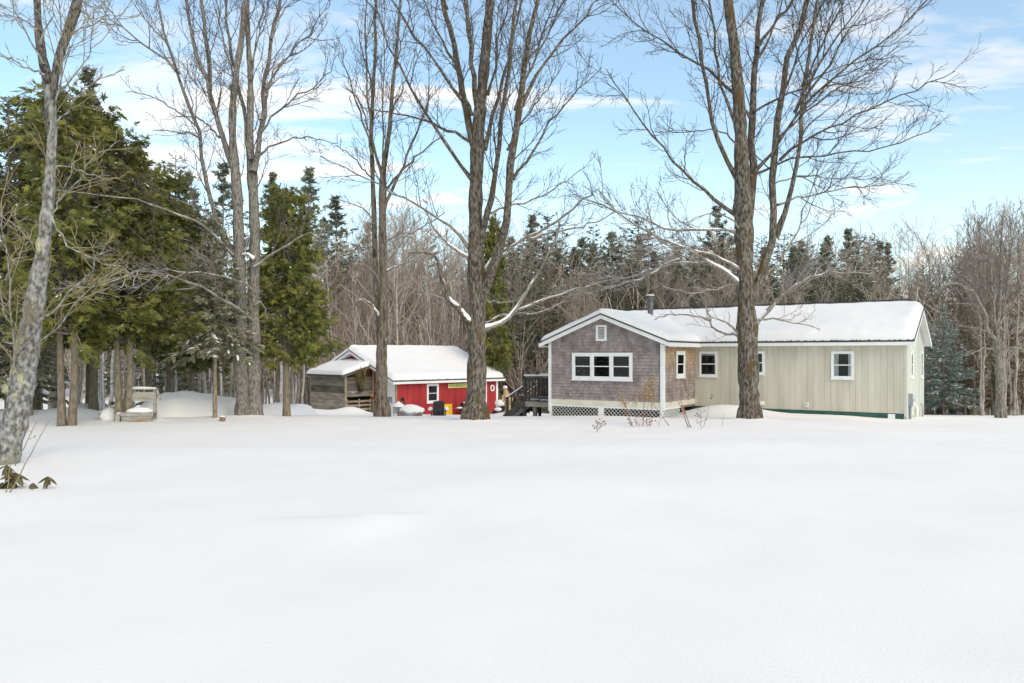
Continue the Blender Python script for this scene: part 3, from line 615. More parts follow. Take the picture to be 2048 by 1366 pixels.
m_ = MB(); slope_slab((g1, ye, ze), (g0, ye, ze), (g1, GW / 2, PZ + 0.12), (g0, GW / 2, PZ + 0.12), 0.05, 0, m_); slope_slab((g0, GW - ye, ze), (g1, GW - ye, ze), (g0, GW / 2, PZ + 0.12), (g1, GW / 2, PZ + 0.12), 0.05, 0, m_)
groof = m_.build('roof', ROOFM, gar)
rb = MB()
for x in np.arange(g1 + 0.1, g0, 0.17): rb.box(x, x + rng.uniform(0.05, 0.11), ye - 0.012, ye + 0.2, ze + 0.004, ze + rng.uniform(0.025, 0.045))
rb.build('roof_rib', ROOFM, groof, kind='stuff')
MB().box(g1, g0, ye + 0.012, ye + 0.04, ze - 0.19, ze - 0.045).box(g1, g0, ye + 0.04, 0, ze - 0.17, ze - 0.15).build('fascia', WHITE, gar)
for s_ in (0, 1):
    yy0 = ye if s_ == 0 else GW - ye
    for xx in (g1 + 0.02, g0 - 0.02):
        q = np.array([(xx, yy0, ze - 0.052), (xx, GW / 2, PZ + 0.068), (xx, GW / 2, PZ - 0.10), (xx, yy0, ze - 0.22)]); q2 = q + np.array((0.03, 0, 0))
        MB().add(np.vstack([q, q2]), [(0, 3, 2, 1), (4, 5, 6, 7), (0, 1, 5, 4), (3, 7, 6, 2), (0, 4, 7, 3), (1, 2, 6, 5)]).build('rake_board', WHITE, gar)
    q = np.array([(g1 + 0.05, yy0, ze - 0.2), (g1 + 0.05, GW / 2, PZ - 0.08), (0, GW / 2, PZ - 0.08), (0, yy0, ze - 0.2)]); MB().add(q, [(0, 1, 2, 3)]).build('soffit', WHITE, gar)
snow_slab((g1 + 0.02, ye + 0.04, ze), (g0 - 0.02, ye + 0.04, ze), (g1 + 0.02, GW / 2, PZ + 0.12), (g0 - 0.02, GW / 2, PZ + 0.12), 0.27, 0.34, seed=21, over=0.08).build('snow', SNOWR, groof)
snow_slab((g0 - 0.02, GW - ye - 0.04, ze), (g1 + 0.02, GW - ye - 0.04, ze), (g0 - 0.02, GW / 2, PZ + 0.12), (g1 + 0.02, GW / 2, PZ + 0.12), 0.33, 0.5, seed=23).build('snow', SNOWR, groof)
MB().box(-0.05, 0.05, -0.045, 0.05, -0.3, EZ).build('corner_board', PALLET, gar, label='bare brown corner board')
MB().box(GLn - 0.13, GLn + 0.035, -0.045, -0.02, -0.3, EZ).build('corner_board', WHITE, gar)
a, b = gp(853, 806, 1, 0), gp(876.5, 767, 1, 0); window(gar, (a[0], 0, a[2]), 0, b[0] - a[0], b[2] - a[2], trim=0.10)
# white trim board of a second opening right of the maple trunk
a, b = gp(970.5, 815, 1, 0), gp(972.5, 762, 1, 0); MB().box(a[0], a[0] + 0.10, -0.04, -0.02, -0.3, EZ - 0.12).build('trim_board', WHITE, gar)
# sheet seams and the white door in the gable wall
a, b = gp(755, 826, 0, 0), gp(789, 765, 0, 0); ylo, yhi = min(a[1], b[1]), max(a[1], b[1]); dz = b[2]
dr = MB().box(-0.05, -0.02, ylo, yhi, -0.2, dz); dr = dr.build('door', WHITE, gar)
fm = MB(); fm.box(-0.07, -0.02, ylo - 0.10, ylo - 0.002, -0.2, dz + 0.1); fm.box(-0.07, -0.02, yhi + 0.002, yhi + 0.10, -0.2, dz + 0.1); fm.box(-0.07, -0.02, ylo, yhi, dz + 0.002, dz + 0.1); fm.build('door_frame', WHITE, dr)
MB().box(-0.062, -0.051, ylo + 0.15, yhi - 0.12, 1.0, 1.32).build('door_panel', GREYP, dr); MB().blob((-0.09, ylo + 0.14, 0.98), (0.035, 0.035, 0.035), 0, 8, 6, 0).build('handle', BLACK, dr)
# horseshoe-like white ring on the right end of the front
a = gp(983, 776, 1, 0); th = np.linspace(0, 2 * np.pi, 25)
ring = MB().tubes(np.stack([0.13 * np.cos(th), np.zeros(25), 0.185 * np.sin(th)], -1), np.full(25, 0.052), 8).build('wall_ring', WHITE); ring.location = Matrix.Translation(GL) @ Matrix.Rotation(GA, 4, 'Z') @ Vector((a[0], -0.075, a[2])); ring.rotation_euler = (0, 0, GA)
tag(ring, 'white oval ring hung on the red wall near its right end', 'ornament')
# sign
a, b = gp(895, 776, 1, 0), gp(938, 766.5, 1, 0); p_ = Matrix.Translation(GL) @ Matrix.Rotation(GA, 4, 'Z') @ Vector((a[0], -0.05, a[2]))
sign = thing('sign', 'long cream sign with green letters on the red garage wall', 'sign', p_, GA)
sw, sh = b[0] - a[0], (b[2] - a[2]); MB().box(0, sw, -0.02, 0.02, 0, sh).build('sign_board', CREAM, sign)
fm = MB(); t_ = 0.022; fm.box(-t_, sw + t_, -0.028, 0.02, -t_, -0.001); fm.box(-t_, sw + t_, -0.028, 0.02, sh + 0.001, sh + t_); fm.box(-t_, -0.001, -0.028, 0.02, 0, sh); fm.box(sw + 0.001, sw + t_, -0.028, 0.02, 0, sh); fm.build('sign_frame', STEM, sign)
fc = bpy.data.curves.new('lettering', 'FONT'); fc.body = 'WORKSHOP'; fc.size = sh * 0.95; fc.extrude = 0.004; fc.offset = 0.003
fo = bpy.data.objects.new('lettering', fc); COL.objects.link(fo); dg = bpy.context.evaluated_depsgraph_get(); me = bpy.data.meshes.new_from_object(fo.evaluated_get(dg)); bpy.data.objects.remove(fo)
me.materials.clear(); me.materials.append(SIGNG)
xs = np.array([v.co.x for v in me.vertices]); k_ = (sw * 0.92) / (xs.max() - xs.min())
lt = bpy.data.objects.new('lettering', me); COL.objects.link(lt); lt.parent = sign; lt.location = (0.04 * sw - xs.min() * k_, -0.0245, sh * 0.17); lt.rotation_euler = (math.pi / 2, 0, 0); lt.scale = (k_, 1, 1)
# lean-to
SD, SY, SW = 1.95, 2.25, 4.0; SZ0, SZ1 = 1.06 + BZ, 1.70 + BZ
shed = thing('lean_to', 'grey weathered plank lean-to with pallet side and snowy roof before the garage', 'shed', GL, GA)
ph = (SZ0 + 0.25) / 7; zc = -0.25
for k in range(7):
    h2 = ph * rng.uniform(0.8, 1.2) if k < 6 else SZ0 - zc - 0.02
    MB().box(-SD - 0.03 - 0.006 * (k % 2), -SD, SY + 0.05, SY + SW - 0.05, zc + 0.006, min(zc + h2, SZ0 - 0.02) - 0.006).build('plank', GREYW, shed); zc += h2
    if zc > SZ0 - 0.08: break
MB().box(-SD + 0.002, -SD + 0.02, SY + 0.05, SY + SW - 0.05, -0.25, SZ0 - 0.03).build('backing', DARKW, shed)
for yy in (SY, SY + SW): MB().box(-SD - 0.045, -SD + 0.05, yy - 0.05, yy + 0.045, -0.5, SZ0 - 0.02).build('post', PALLET, shed)
MB().box(-0.12, -0.02, SY - 0.05, SY + 0.05, -0.5, SZ1 - 0.05).build('post', PALLET, shed)
# right side: boards above, pallet slats below
zc = 1.30
for k in range(6):
    h2 = rng.uniform(0.17, 0.24); zt_ = zc + h2
    xa = -SD + 0.06; lim = SZ0 + (SZ1 - SZ0) * 0.0
    xs0 = xa if zt_ < SZ0 - 0.05 else min(-0.15, -SD + 0.1 + (zt_ - SZ0 + 0.08) / (SZ1 - SZ0) * SD)
    if zt_ < SZ1 - 0.08: MB().box(xs0, -0.13, SY - 0.012 - 0.005 * (k % 2), SY + 0.012, zc + 0.006, zt_ - 0.006).build('plank', GREYW, shed)
    zc = zt_
for k in range(5): z = 0.02 + k * 0.235; MB().box(-SD + 0.08, -0.20, SY - 0.045, SY - 0.02, z, z + 0.13).build('pallet_slat', PALLET, shed)
for x in (-SD + 0.12, -SD / 2 - 0.05, -0.26): MB().box(x - 0.04, x + 0.04, SY - 0.018, SY + 0.05, -0.3, 1.16).build('pallet_stringer', PALLET, shed)
MB().box(-SD + 0.1, -0.1, SY + 0.3, SY + 0.32, -0.3, 1.6).build('backing', SHADEIN, shed)  # near-black sheet paints in the shade between the pallet slats
ra, rb_ = -SD - 0.30, 0.0
m_ = MB(); slope_slab((ra, SY + SW + 0.15, SZ0 - 0.02), (ra, SY - 0.2, SZ0 - 0.02), (rb_, SY + SW + 0.15, SZ1), (rb_, SY - 0.2, SZ1), 0.06, 0, m_); sroof = m_.build('roof', ROOFM, shed)
q = np.array([(ra, SY - 0.19, SZ0 - 0.085), (rb_, SY - 0.19, SZ1 - 0.065), (rb_, SY - 0.19, SZ1 - 0.17), (ra, SY - 0.19, SZ0 - 0.17)]); q2 = q + np.array((0, 0.025, 0))
MB().add(np.vstack([q, q2]), [(0, 1, 2, 3), (7, 6, 5, 4), (0, 4, 5, 1), (3, 2, 6, 7), (0, 3, 7, 4), (1, 5, 6, 2)]).build('rake_board', GREYW, shed)
snow_slab((ra + 0.02, SY + SW + 0.13, SZ0 - 0.02), (ra + 0.02, SY - 0.18, SZ0 - 0.02), (rb_, SY + SW + 0.13, SZ1), (rb_, SY - 0.18, SZ1), 0.26, 0.35, 60, 22, seed=31, over=0.04).build('snow', SNOWR, sroof)
# ---------------------------------------------------------------- bare trees
def resample(P, R, n):
    d = np.concatenate([[0], np.cumsum(np.linalg.norm(np.diff(P, axis=0), axis=1))]); t = np.linspace(0, d[-1], n)
    out = np.stack([np.interp(t, d, P[:, k]) for k in range(3)], -1); r = np.interp(t, d, R)
    for _ in range(2): out[1:-1] = 0.25 * out[:-2] + 0.5 * out[1:-1] + 0.25 * out[2:]
    return out, r, d[-1]
def sprout(P, R, counts, t0, t1, ang, lens, npts, up, wig, rr, rmin, taper=0.25, g=None):
    """children along parent lines; P[K,n,3]; counts per parent; lens(parent index, t) gives lengths"""
    g = g or rng; K, n, _ = P.shape; idx = np.repeat(np.arange(K), counts); M = len(idx)
    if M == 0: return np.zeros((0, npts, 3)), np.zeros((0, npts)), idx
    j = np.concatenate([np.arange(c) for c in counts]); t = t0 + (t1 - t0) * (j + g.uniform(0, 1, M)) / counts[idx]
    f = t * (n - 1); i0 = np.clip(f.astype(int), 0, n - 2); fr = (f - i0)[:, None]
    pos = P[idx, i0] * (1 - fr) + P[idx, i0 + 1] * fr; tg = nrm(P[idx, i0 + 1] - P[idx, i0]); pr = R[idx, i0] * (1 - fr[:, 0]) + R[idx, i0 + 1] * fr[:, 0]
    q = nrm(np.cross(tg, nrm(g.normal(0, 1, (M, 3))))); a = np.radians(ang[0] + (ang[1] - ang[0]) * g.uniform(0, 1, M))[:, None]
    d = np.cos(a) * tg + np.sin(a) * q; Ln = lens(idx, t); st = (Ln / (npts - 1))[:, None]
    out = [pos]; p = pos
    for k in range(npts - 1):
        p = p + d * st; out.append(p); d = nrm(d + np.array((0, 0, up)) + wig * g.normal(0, 1, (M, 3)))
    r0 = np.maximum(np.minimum(pr * 0.75, rr * Ln), rmin); s = np.linspace(0, 1, npts)
    return np.stack(out, 1), np.maximum(r0[:, None] * (1 - (1 - taper) * s[None]), rmin * 0.8), idx
def traced_tree(name, label, group, base, D, trunks, limbs, bark, twig=TWIG, seed=1, snow_y=440, flare=1.12, dens=1.0, tw_up=0.10, tlen=1.0, l2=(24, 50), upper=None):
    def toes(mb, P, R, g):                                        # root flare
        for a in np.arange(6) * 1.05 + g.uniform(0, 1, 6) * 0.5:
            c, s_ = math.cos(a), math.sin(a); r = R[3]; k = g.uniform(1.02, 1.22)
            mb.tubes([P[2] + (c * r * 0.55, s_ * r * 0.55, 0.5), P[2] + (c * r * 0.85, s_ * r * 0.85, 0.22), P[2] + (c * r * 0.98, s_ * r * 0.98, 0.02), P[2] + (c * r * k, s_ * r * k, -0.22)], [r * 0.30, r * 0.33, r * 0.30, r * 0.2], 8, jit=0.06)
        return mb
    g = np.random.default_rng(seed); b = at(base[0], base[1], D); b[2] = float(gz(b[0], b[1])) - 0.15
    root = thing(name, label, 'tree', tuple(b), 0, group)
    allP, allR, allL = [], [], []; th = np.linspace(0, 1, 1)
    def line(pts, w0, w1, widths=None, dd=0.0, ext=True, d0=0.0):
        a = np.array(pts, float); px, py = a[:, 0], a[:, 1]
        wd = a[:, 2] if a.shape[1] > 2 else w0 + (w1 - w0) * np.linspace(0, 1, len(a)) ** 0.8
        q = np.stack([at(x, y, D) for x, y in zip(px, py)]); ln = np.concatenate([[0], np.cumsum(np.linalg.norm(np.diff(q, axis=0), axis=1))])
        dep = D + d0 + dd * ln
        q = np.stack([at(x, y, e) for x, y, e in zip(px, py, dep)]); r = wd / 2 / F * dep
        if ext and py[-1] < 12:                                   # the tree goes on above the picture
            d = nrm(q[-1] - q[-2]) + np.array((0, 0, 0.15)); e = 2.6
            q = np.vstack([q, q[-1] + d * e * 0.5, q[-1] + d * e]); r = np.concatenate([r, [r[-1] * 0.55, 0.006]])
        return q - b, r
    for i, tk in enumerate(trunks):
        q, r = line(tk, 0, 0, dd=0.0, d0=0.25 * i * (1 if i % 2 else 0)); n = max(28, len(q) * 4); P, R, ln = resample(q, r, n)
        R = R * (1 + 0.05 * g.normal(0, 1, n)) * (1 + 0.05 * np.sin(np.arange(n) * 1.1))
        h = np.clip(1 - (P[:, 2] - P[0, 2]) / 0.55, 0, 1); R = R * (1 + (flare - 1) * h ** 2)
        P = np.vstack([P[:1] - np.array((0, 0, 0.5)), P]); R = np.concatenate([R[:1] * 1.1, R])
        mb = MB(); mb.tubes(P, R, 16 if R[4] > 0.1 else 10, 0, jit=0.05); (mb if i or len(trunks) > 2 else toes(mb, P, R, g)).build('trunk', bark if i == 0 or upper is None else upper, root)
        P2, R2, l2_ = resample(P[len(P) // 3:], R[len(P) // 3:], 14); allP.append(P2); allR.append(R2); allL.append(l2_ * 0.6)
    for k, lb in enumerate(limbs):
        w0, w1, pts = lb[0], lb[1], lb[2]; sn = lb[3] if len(lb) > 3 else None; a = np.array(pts, float)
        _dd = g.uniform(-0.45, 0.45); q, r = line(pts, w0, w1, dd=lb[4] if len(lb) > 4 else _dd); P, R, ln = resample(q, r, 14)
        R = R * (1 + 0.06 * g.normal(0, 1, 14)); R[0] *= 1.25
        P[1:-1] += g.normal(0, 0.012, (12, 3)) * min(ln, 3)
        MB().tubes(P, R, 8 if w0 > 7 else 6, 0, jit=0.04).build('limb', BARKS if (a[:, 1].mean() > snow_y - 120 and not (w0 > 11)) else bark, root)
        if sn:                                                    # a ridge of snow lying on the limb
            Ps, Rs, _ = resample(P, R, 40); gap = np.where(vnoise(np.arange(40) * 0.5, np.full(40, k * 3.1), seed) > -0.33, 1.0, 0.12)
            up = np.zeros_like(Ps); up[:, 2] = Rs * 0.75; fall = np.clip(1.15 - np.linspace(0, 1, 40), 0.3, 1)
            MB().tubes(Ps + up, np.maximum(Rs * 0.85, 0.016) * gap * fall * sn, 8, 0, jit=0.12).build('limb_snow', SNOWR, root)
        allP.append(P); allR.append(R); allL.append(ln)
    P = np.stack(allP); R = np.stack(allR); Ls = np.array(allL)
    c2 = np.clip((Ls * 3.0 * dens).astype(int), 4, 26)
    P2, R2, i2 = sprout(P, R, c2, 0.18, 0.99, l2, lambda i, t: tlen * np.minimum(0.28 * Ls[i] + 0.45, 2.0) * (1.1 - 0.55 * t) * g.uniform(0.45, 1.15, len(i)), 7, tw_up, 0.13, 0.0115, 0.0095, g=g)
    L2 = np.linalg.norm(P2[:, -1] - P2[:, 0], axis=1); c3 = np.clip((L2 * 4.5).astype(int), 2, 9)
    P3, R3, i3 = sprout(P2, R2, c3, 0.2, 1.0, (25, 55), lambda i, t: L2[i] * (0.6 - 0.3 * t) * g.uniform(0.5, 1.1, len(i)) + 0.06, 5, tw_up * 0.9, 0.15, 0.010, 0.0072, g=g)
    L3 = np.linalg.norm(P3[:, -1] - P3[:, 0], axis=1); c4 = np.clip((L3 * 7).astype(int), 1, 4)
    P4, R4, i4 = sprout(P3, R3, c4, 0.3, 1.0, (25, 55), lambda i, t: L3[i] * 0.45 * g.uniform(0.5, 1.1, len(i)) + 0.05, 3, tw_up, 0.12, 0.008, 0.0055, g=g)
    mb = MB(); zs = (710 - snow_y) / F * D + CAMZ - b[2]
    for PP, RR, s in ((P2, R2, 5), (P3, R3, 4), (P4, R4, 3)): mb.tubes(PP, RR, s, 0, mids=(PP[:, 0, 2] < zs).astype(int))
    mb.build('twigs', [twig, TWIGS], root, kind='stuff'); return root
def S(s): return [tuple(float(v) for v in p.split(',')) for p in s.split()]

traced_tree('maple_tree', 'big bare maple standing before the red garage, centre of the yard', None, (950, 840), 25.9,
 [S('950,846,52 951,820,43 953,760,38 954,690,35 955,640,33 957,590,36 954,545,41 950,500,30 951,440,28 951,400,27 953,340,26 955,290,28 956,270,26 958,240,24 962,200,22 968,140,21 975,60,18 980,0,16 986,-80,12 996,-200,8 1005,-330,3')],
 [(22, 9, S('960,600 976,572 985,550 1000,515 1010,470 1016,420 1020,370 1025,300 1033,240 1042,180 1053,110 1063,60 1075,0')),
  (13, 6, S('958,490 964,457 984,413 991,370 995,311 1000,270 1006,220 1015,165 1024,100 1033,0')),
  (9, 4, S('969,300 982,250 995,212 1006,170 1018,110 1033,55 1046,0')),
  (15, 9, S('948,290 939,250 930,215 922,176 911,117 902,73 893,15 885,0')),
  (12, 7, S('955,215 950,190 947,170 944,121 936,73 931,22 929,0')),
  (9, 2.5, S('948,365 938,353 918,329 892,296 878,263 852,223 830,198 805,154 794,106 764,62 750,30 742,0')),
  (7, 2, S('945,285 935,276 896,260 863,242 830,236 794,230 761,222 720,215')),
  (7, 3.5, S('925,200 912,186 892,154 867,113 838,84 812,48 786,5')),
  (6, 2.5, S('911,124 893,99 878,77 867,51 849,0')),
  (7, 1.5, S('1026,358 1040,335 1060,305 1080,282 1101,245 1134,209 1160,179 1204,135')),
  (8, 2.5, S('1043,210 1061,168 1079,135 1112,99 1145,55 1171,29 1200,0')),
  (6, 2.5, S('1030,220 1043,190 1054,154 1079,106 1109,40 1131,0')),
  (5, 2, S('1050,130 1068,100 1090,60 1105,20 1112,0')),
  (6, 2, S('975,190 985,150 992,100 1005,50 1020,0')),
  (5, 1.5, S('1015,300 1035,260 1060,220 1090,190 1130,120')),
  (6, 1.5, S('970,430 980,425 1006,414 1050,403 1094,388 1127,366 1160,340')),
  (11, 3, S('958,560 966,540 980,520 993,504 1010,495 1028,488 1063,474 1098,448 1134,428 1157,412 1185,390'), 1.0),
  (6, 2, S('1055,478 1075,470 1098,464 1145,457 1190,446 1235,420'), 0.9),
  (10, 3, S('965,660 985,657 1005,650 1020,636 1030,625 1040,608 1058,575 1075,549 1098,516 1112,485 1118,440'), 1.25),
  (6, 2, S('1020,628 1051,614 1087,600 1122,586 1180,572 1240,556'), 0.9),
  (4, 2, S('966,648 985,636 1005,628 1024,623 1040,625 1070,628 1100,618 1130,600'), 0.8),
  (13, 4, S('942,655 938,640 934,628 920,622 904,607 892,589 885,572 883,542 878,511 852,500 817,506'), 1.3),
  (9, 2.5, S('940,518 931,514 911,500 887,483 873,467 864,446 848,420'), 1.2),
  (8, 2, S('938,496 930,482 915,462 900,450 887,439 864,427 831,408 805,394 780,382 740,362 700,340 640,312'), 0.7),
  (5, 1.5, S('965,602 985,601 1005,607 1028,606 1040,595 1050,583')),
  (6, 2, S('945,230 930,190 915,150 905,120'),),
  (5, 2, S('895,20 880,-20')), ], BARK, seed=11, dens=0.75)

traced_tree('maple_tree', 'large bare maple standing in front of the tan siding wall', None, (1500, 843), 25.2,
 [S('1501,850,50 1499,820,42 1497,760,40 1496,690,40 1494,640,38 1492,600,34 1490,540,33 1489,500,34 1488,440,39 1487,400,36 1484,360,30 1483,310,27 1481,260,25 1478,210,23 1474,160,22 1470,100,20 1462,50,20 1456,0,19 1448,-80,13 1440,-190,8 1436,-330,3')],
 [(18, 9, S('1497,425 1505,370 1507,316 1505,274 1499,239 1502,190 1507,155 1512,116 1516,70 1521,21 1524,0')),
  (17, 10, S('1505,600 1515,580 1524,560 1537,525 1549,486 1550,440 1546,400 1545,345 1546,302 1547,253 1558,211 1563,176 1574,134 1584,98 1598,60 1612,21 1619,0')),
  (12, 6, S('1550,475 1556,456 1565,436 1581,397 1595,352 1600,299 1597,253 1602,197 1612,148 1623,88 1630,35 1637,0')),
  (10, 7, S('1476,362 1468,345 1447,320 1433,281 1423,236 1412,186 1405,134 1398,84 1391,35 1387,0')),
  (9, 1.8, S('1475,432 1461,422 1433,401 1405,383 1384,355 1363,334 1331,302 1303,267 1275,232 1250,197 1233,169 1212,137')),
  (7, 2, S('1475,192 1465,179 1440,158 1408,134 1380,112 1349,91 1310,77 1282,53 1250,35 1219,5')),
  (8, 4, S('1478,265 1468,239 1451,197 1433,155 1431,105 1426,53 1421,0')),
  (7, 2, S('1507,345 1530,318 1549,299 1577,260 1598,211 1633,172 1679,141 1718,116 1757,91 1795,63 1830,28 1855,0')),
  (5, 1.5, S('1506,225 1531,204 1570,190 1612,169 1651,144 1690,130 1728,120 1813,112')),
  (6, 1.5, S('1500,352 1514,345 1552,323 1595,316 1644,309 1700,306 1778,295 1834,278 1883,246')),
  (6, 1.5, S('1560,320 1585,295 1605,281 1651,260 1690,243 1743,218 1799,193 1883,155 1910,142')),
  (5, 1.5, S('1555,410 1584,394 1633,387 1690,376 1757,373 1795,364')),
  (4, 1.3, S('1540,372 1552,366 1595,348 1655,355 1714,360 1778,352')),
  (6, 2, S('1590,225 1595,204 1633,120 1665,95 1686,53 1714,21 1728,0')),
  (6, 2, S('1604,175 1612,155 1648,81 1669,42 1690,0')),
  (7, 3, S('1515,95 1531,70 1560,39 1577,14 1585,0')), (6, 2.5, S('1512,120 1528,91 1553,53 1567,0')),
  (6, 1.5, S('1600,210 1620,180 1648,144 1680,100 1700,60 1743,0')),
  (6, 2, S('1560,215 1575,170 1590,120 1610,70 1640,20 1650,0')),
  (5, 1.5, S('1548,290 1580,250 1620,215 1670,180 1720,160 1775,120')),
  (4, 1.5, S('1480,300 1462,270 1440,262 1400,258 1360,268 1310,262')),
  (6, 1.5, S('1500,235 1480,200 1462,165 1450,130 1440,80')),
  (10, 2.5, S('1483,572 1470,562 1452,548 1429,531 1407,512 1378,499 1329,483 1275,451 1233,428 1197,380'), 1.15),
  (7, 2, S('1486,550 1475,541 1458,519 1436,512 1394,502 1359,490 1313,473 1270,470'), 0.9),
  (8, 2, S('1480,468 1466,461 1442,454 1420,456 1391,465 1346,462 1300,448 1259,428 1217,415 1152,390'), 1.0),
  (5, 1.8, S('1485,560 1471,565 1436,580 1404,586 1365,586 1326,573')),
  (6, 1.8, S('1484,552 1460,545 1439,538 1397,522 1358,520 1326,531 1288,548 1217,564 1152,580'), 1.0),
  (5, 1.5, S('1360,520 1346,522 1300,551 1249,567 1184,586 1146,596'), 0.9),
  (8, 2.5, S('1487,672 1475,669 1454,668 1440,666 1426,658 1418,642 1416,616 1412,600 1400,590'), 1.1),
  (6, 2, S('1420,640 1410,638 1400,635 1371,628 1334,628 1310,640')),
  (6, 2, S('1480,668 1472,661 1460,648 1446,640 1428,635 1405,636')),
  (8, 2, S('1508,660 1515,651 1534,621 1550,600 1571,583 1592,569 1613,554 1652,543 1700,544 1745,548'), 0.8),
  (6, 2, S('1534,621 1550,604 1571,590 1590,574 1612,548 1640,510 1660,500')),
  (5, 1.5, S('1510,640 1535,636 1565,640 1600,650 1630,655')),
  (5, 1.5, S('1530,560 1560,520 1590,480 1600,440 1615,400 1640,330')),
  (5, 1.5, S('1495,480 1470,440 1440,425 1400,430 1370,445')),
 ], BARK, seed=23, dens=0.8)

traced_tree('slender_tree', 'slim twin stemmed bare tree at the left corner of the red garage', None, (765, 833), 29.5,
 [S('765,838,30 763,800,24 763,750,22 763,700,21 767,640,18 767,580,15 766,520,15 765,450,15 765,390,15 766,345,13 770,315,10 777,278,9 781,238,8 783,205,8 786,165,7 792,110,6 797,55,5 801,0,4'),
  S('760,650,12 755,610,11 751,560,10 749,480,10 748,420,10 746,380,9 744,310,8 742,270,8 746,183,7 748,146,6 752,91,6 750,37,5 752,0,4')],
 [(6, 2.5, S('764,348 757,329 750,307 744,271 738,240 735,200 733,150 732,80 733,0')),
  (8, 2.5, S('767,420 775,403 786,373 805,337 816,304 830,271 845,234 860,190')), (6, 2, S('772,380 788,360 801,344 830,315 860,289 890,270')),
  (5, 1.5, S('744,310 741,289 728,249 713,205 699,157 691,128 683,90')), (4, 1.3, S('748,370 739,348 713,322 690,300 670,290')),
  (5, 1.8, S('768,490 773,483 798,469 831,462 859,448 890,425')), (4, 1.5, S('768,532 780,515 800,495 815,470 830,440')),
  (5, 1.8, S('768,545 774,539 803,530 836,514 852,506'), 1.0), (6, 1.8, S('768,690 777,664 794,652 815,633 850,619 885,598')),
  (6, 2, S('758,632 752,624 748,612 737,603 719,596 706,612'), 1.3), (4, 1.5, S('757,560 745,540 725,525 705,500')),
  (4, 1.5, S('786,165 795,120 810,70 822,20')), (4, 1.5, S('781,240 795,200 812,160 830,110')), (4, 1.5, S('746,183 735,140 722,90 712,40')), (4, 1.5, S('742,270 728,225 712,190 700,180')),
  (4, 1.5, S('766,345 768,290 766,220 768,150 772,60 770,0')), (4, 1.5, S('750,450 735,420 712,410 680,400'))],
 mat('slender_bark', (0.11, 0.085, 0.06), (0.26, 0.22, 0.17), 6, 0.95, (5, 5, 1), bump=1.0, bscale=10, c3=(0.065, 0.05, 0.03), s3=1.8, t3=0.55), seed=31, snow_y=470, dens=1.0, tw_up=0.22, tlen=0.8)

traced_tree('maple_tree', 'tall many stemmed grey maple clump left of the grey lean-to', None, (496, 834), 27.6,
 [S('486,838,30 486,800,25 482,740,27 480,680,25 480,600,24 479,540,22 478,480,21 476,430,20 474,380,20 470,340,20 466,300,15 464,250,14 465,215,14 469,172,13 475,129,12 483,80,11 487,31,10 491,0,9'),
  S('509,838,34 508,790,29 506,740,28 508,680,25 506,600,22 510,540,20 510,480,19 508,420,20 506,370,20 502,330,18 500,307,15 500,264,13 501,215,13 501,154,11 497,92,10 494,31,9 495,0,8')],
 [(14, 6, S('474,350 466,330 454,304 441,274 426,228 417,178 401,132 386,98 377,61 374,0')), (11, 7, S('468,330 451,301 438,255 423,209 415,154 415,92 409,46 400,0')),
  (12, 3.5, S('476,520 455,490 430,460 416,420 407,326 401,261 383,215 364,172 346,123 331,80 321,25 315,0')), (13, 6, S('506,345 513,325 520,307 521,261 527,200 530,138 543,77 555,25 561,0')),
  (8, 5, S('503,320 498,295 487,231 480,184 475,148 458,101 451,46 451,0')), (6, 1.5, S('521,265 530,252 549,231 580,203 610,184 641,166 666,132 675,108')),
  (5, 1.5, S('518,310 530,301 558,286 604,271 641,280 675,286')), (6, 1.5, S('530,185 537,172 558,123 580,101 610,77 635,46 663,0')),
  (5, 1.5, S('402,275 395,271 361,264 334,261 306,261')), (4, 1.3, S('398,255 392,249 352,221 324,203 285,184 251,184')), (5, 1.5, S('352,140 334,108 285,92 251,65 226,37 189,0')),
  (10, 3, S('473,680 467,678 443,668 419,659 401,648'), 1.6, -0.6), (6, 1.8, S('505,640 498,633 471,613 443,596 423,582 400,575 369,564 342,554 303,538 269,539 229,564 203,570'), 0.75, -1.0),
  (5, 1.8, S('503,580 495,573 480,558 454,554 410,549 366,545 318,538 262,540 226,562'), 0.7, -0.9), (5, 2, S('472,490 465,481 449,457 423,435 394,413 370,400 340,395'), 1.0, -0.7),
  (5, 1.8, S('470,515 462,503 443,475 405,450 377,437 348,424 329,415 300,406 250,393 224,390 169,389 113,381'), 0.75, -1.0), (5, 1.5, S('508,535 514,530 542,508 575,490 603,468 630,466 643,472 660,488 690,505'), 0.8, -0.5),
  (7, 3, S('508,520 499,510 487,508 478,515 474,530'), 1.5), (5, 2, S('508,610 520,600 528,612 535,640')), (5, 1.5, S('543,80 550,50 570,20 585,0')),
  (5, 1.5, S('470,170 458,120 440,60 432,0')), (4, 1.5, S('331,80 310,60 285,40 260,0')), (5, 1.5, S('440,275 425,260 405,240 380,232 350,235')),
  (5, 1.5, S('500,160 510,110 520,60 525,0')), (5, 1.5, S('523,240 535,190 548,140 575,110 600,105'))],
 GREYBARK, seed=41, snow_y=470, dens=0.75, tw_up=0.14)

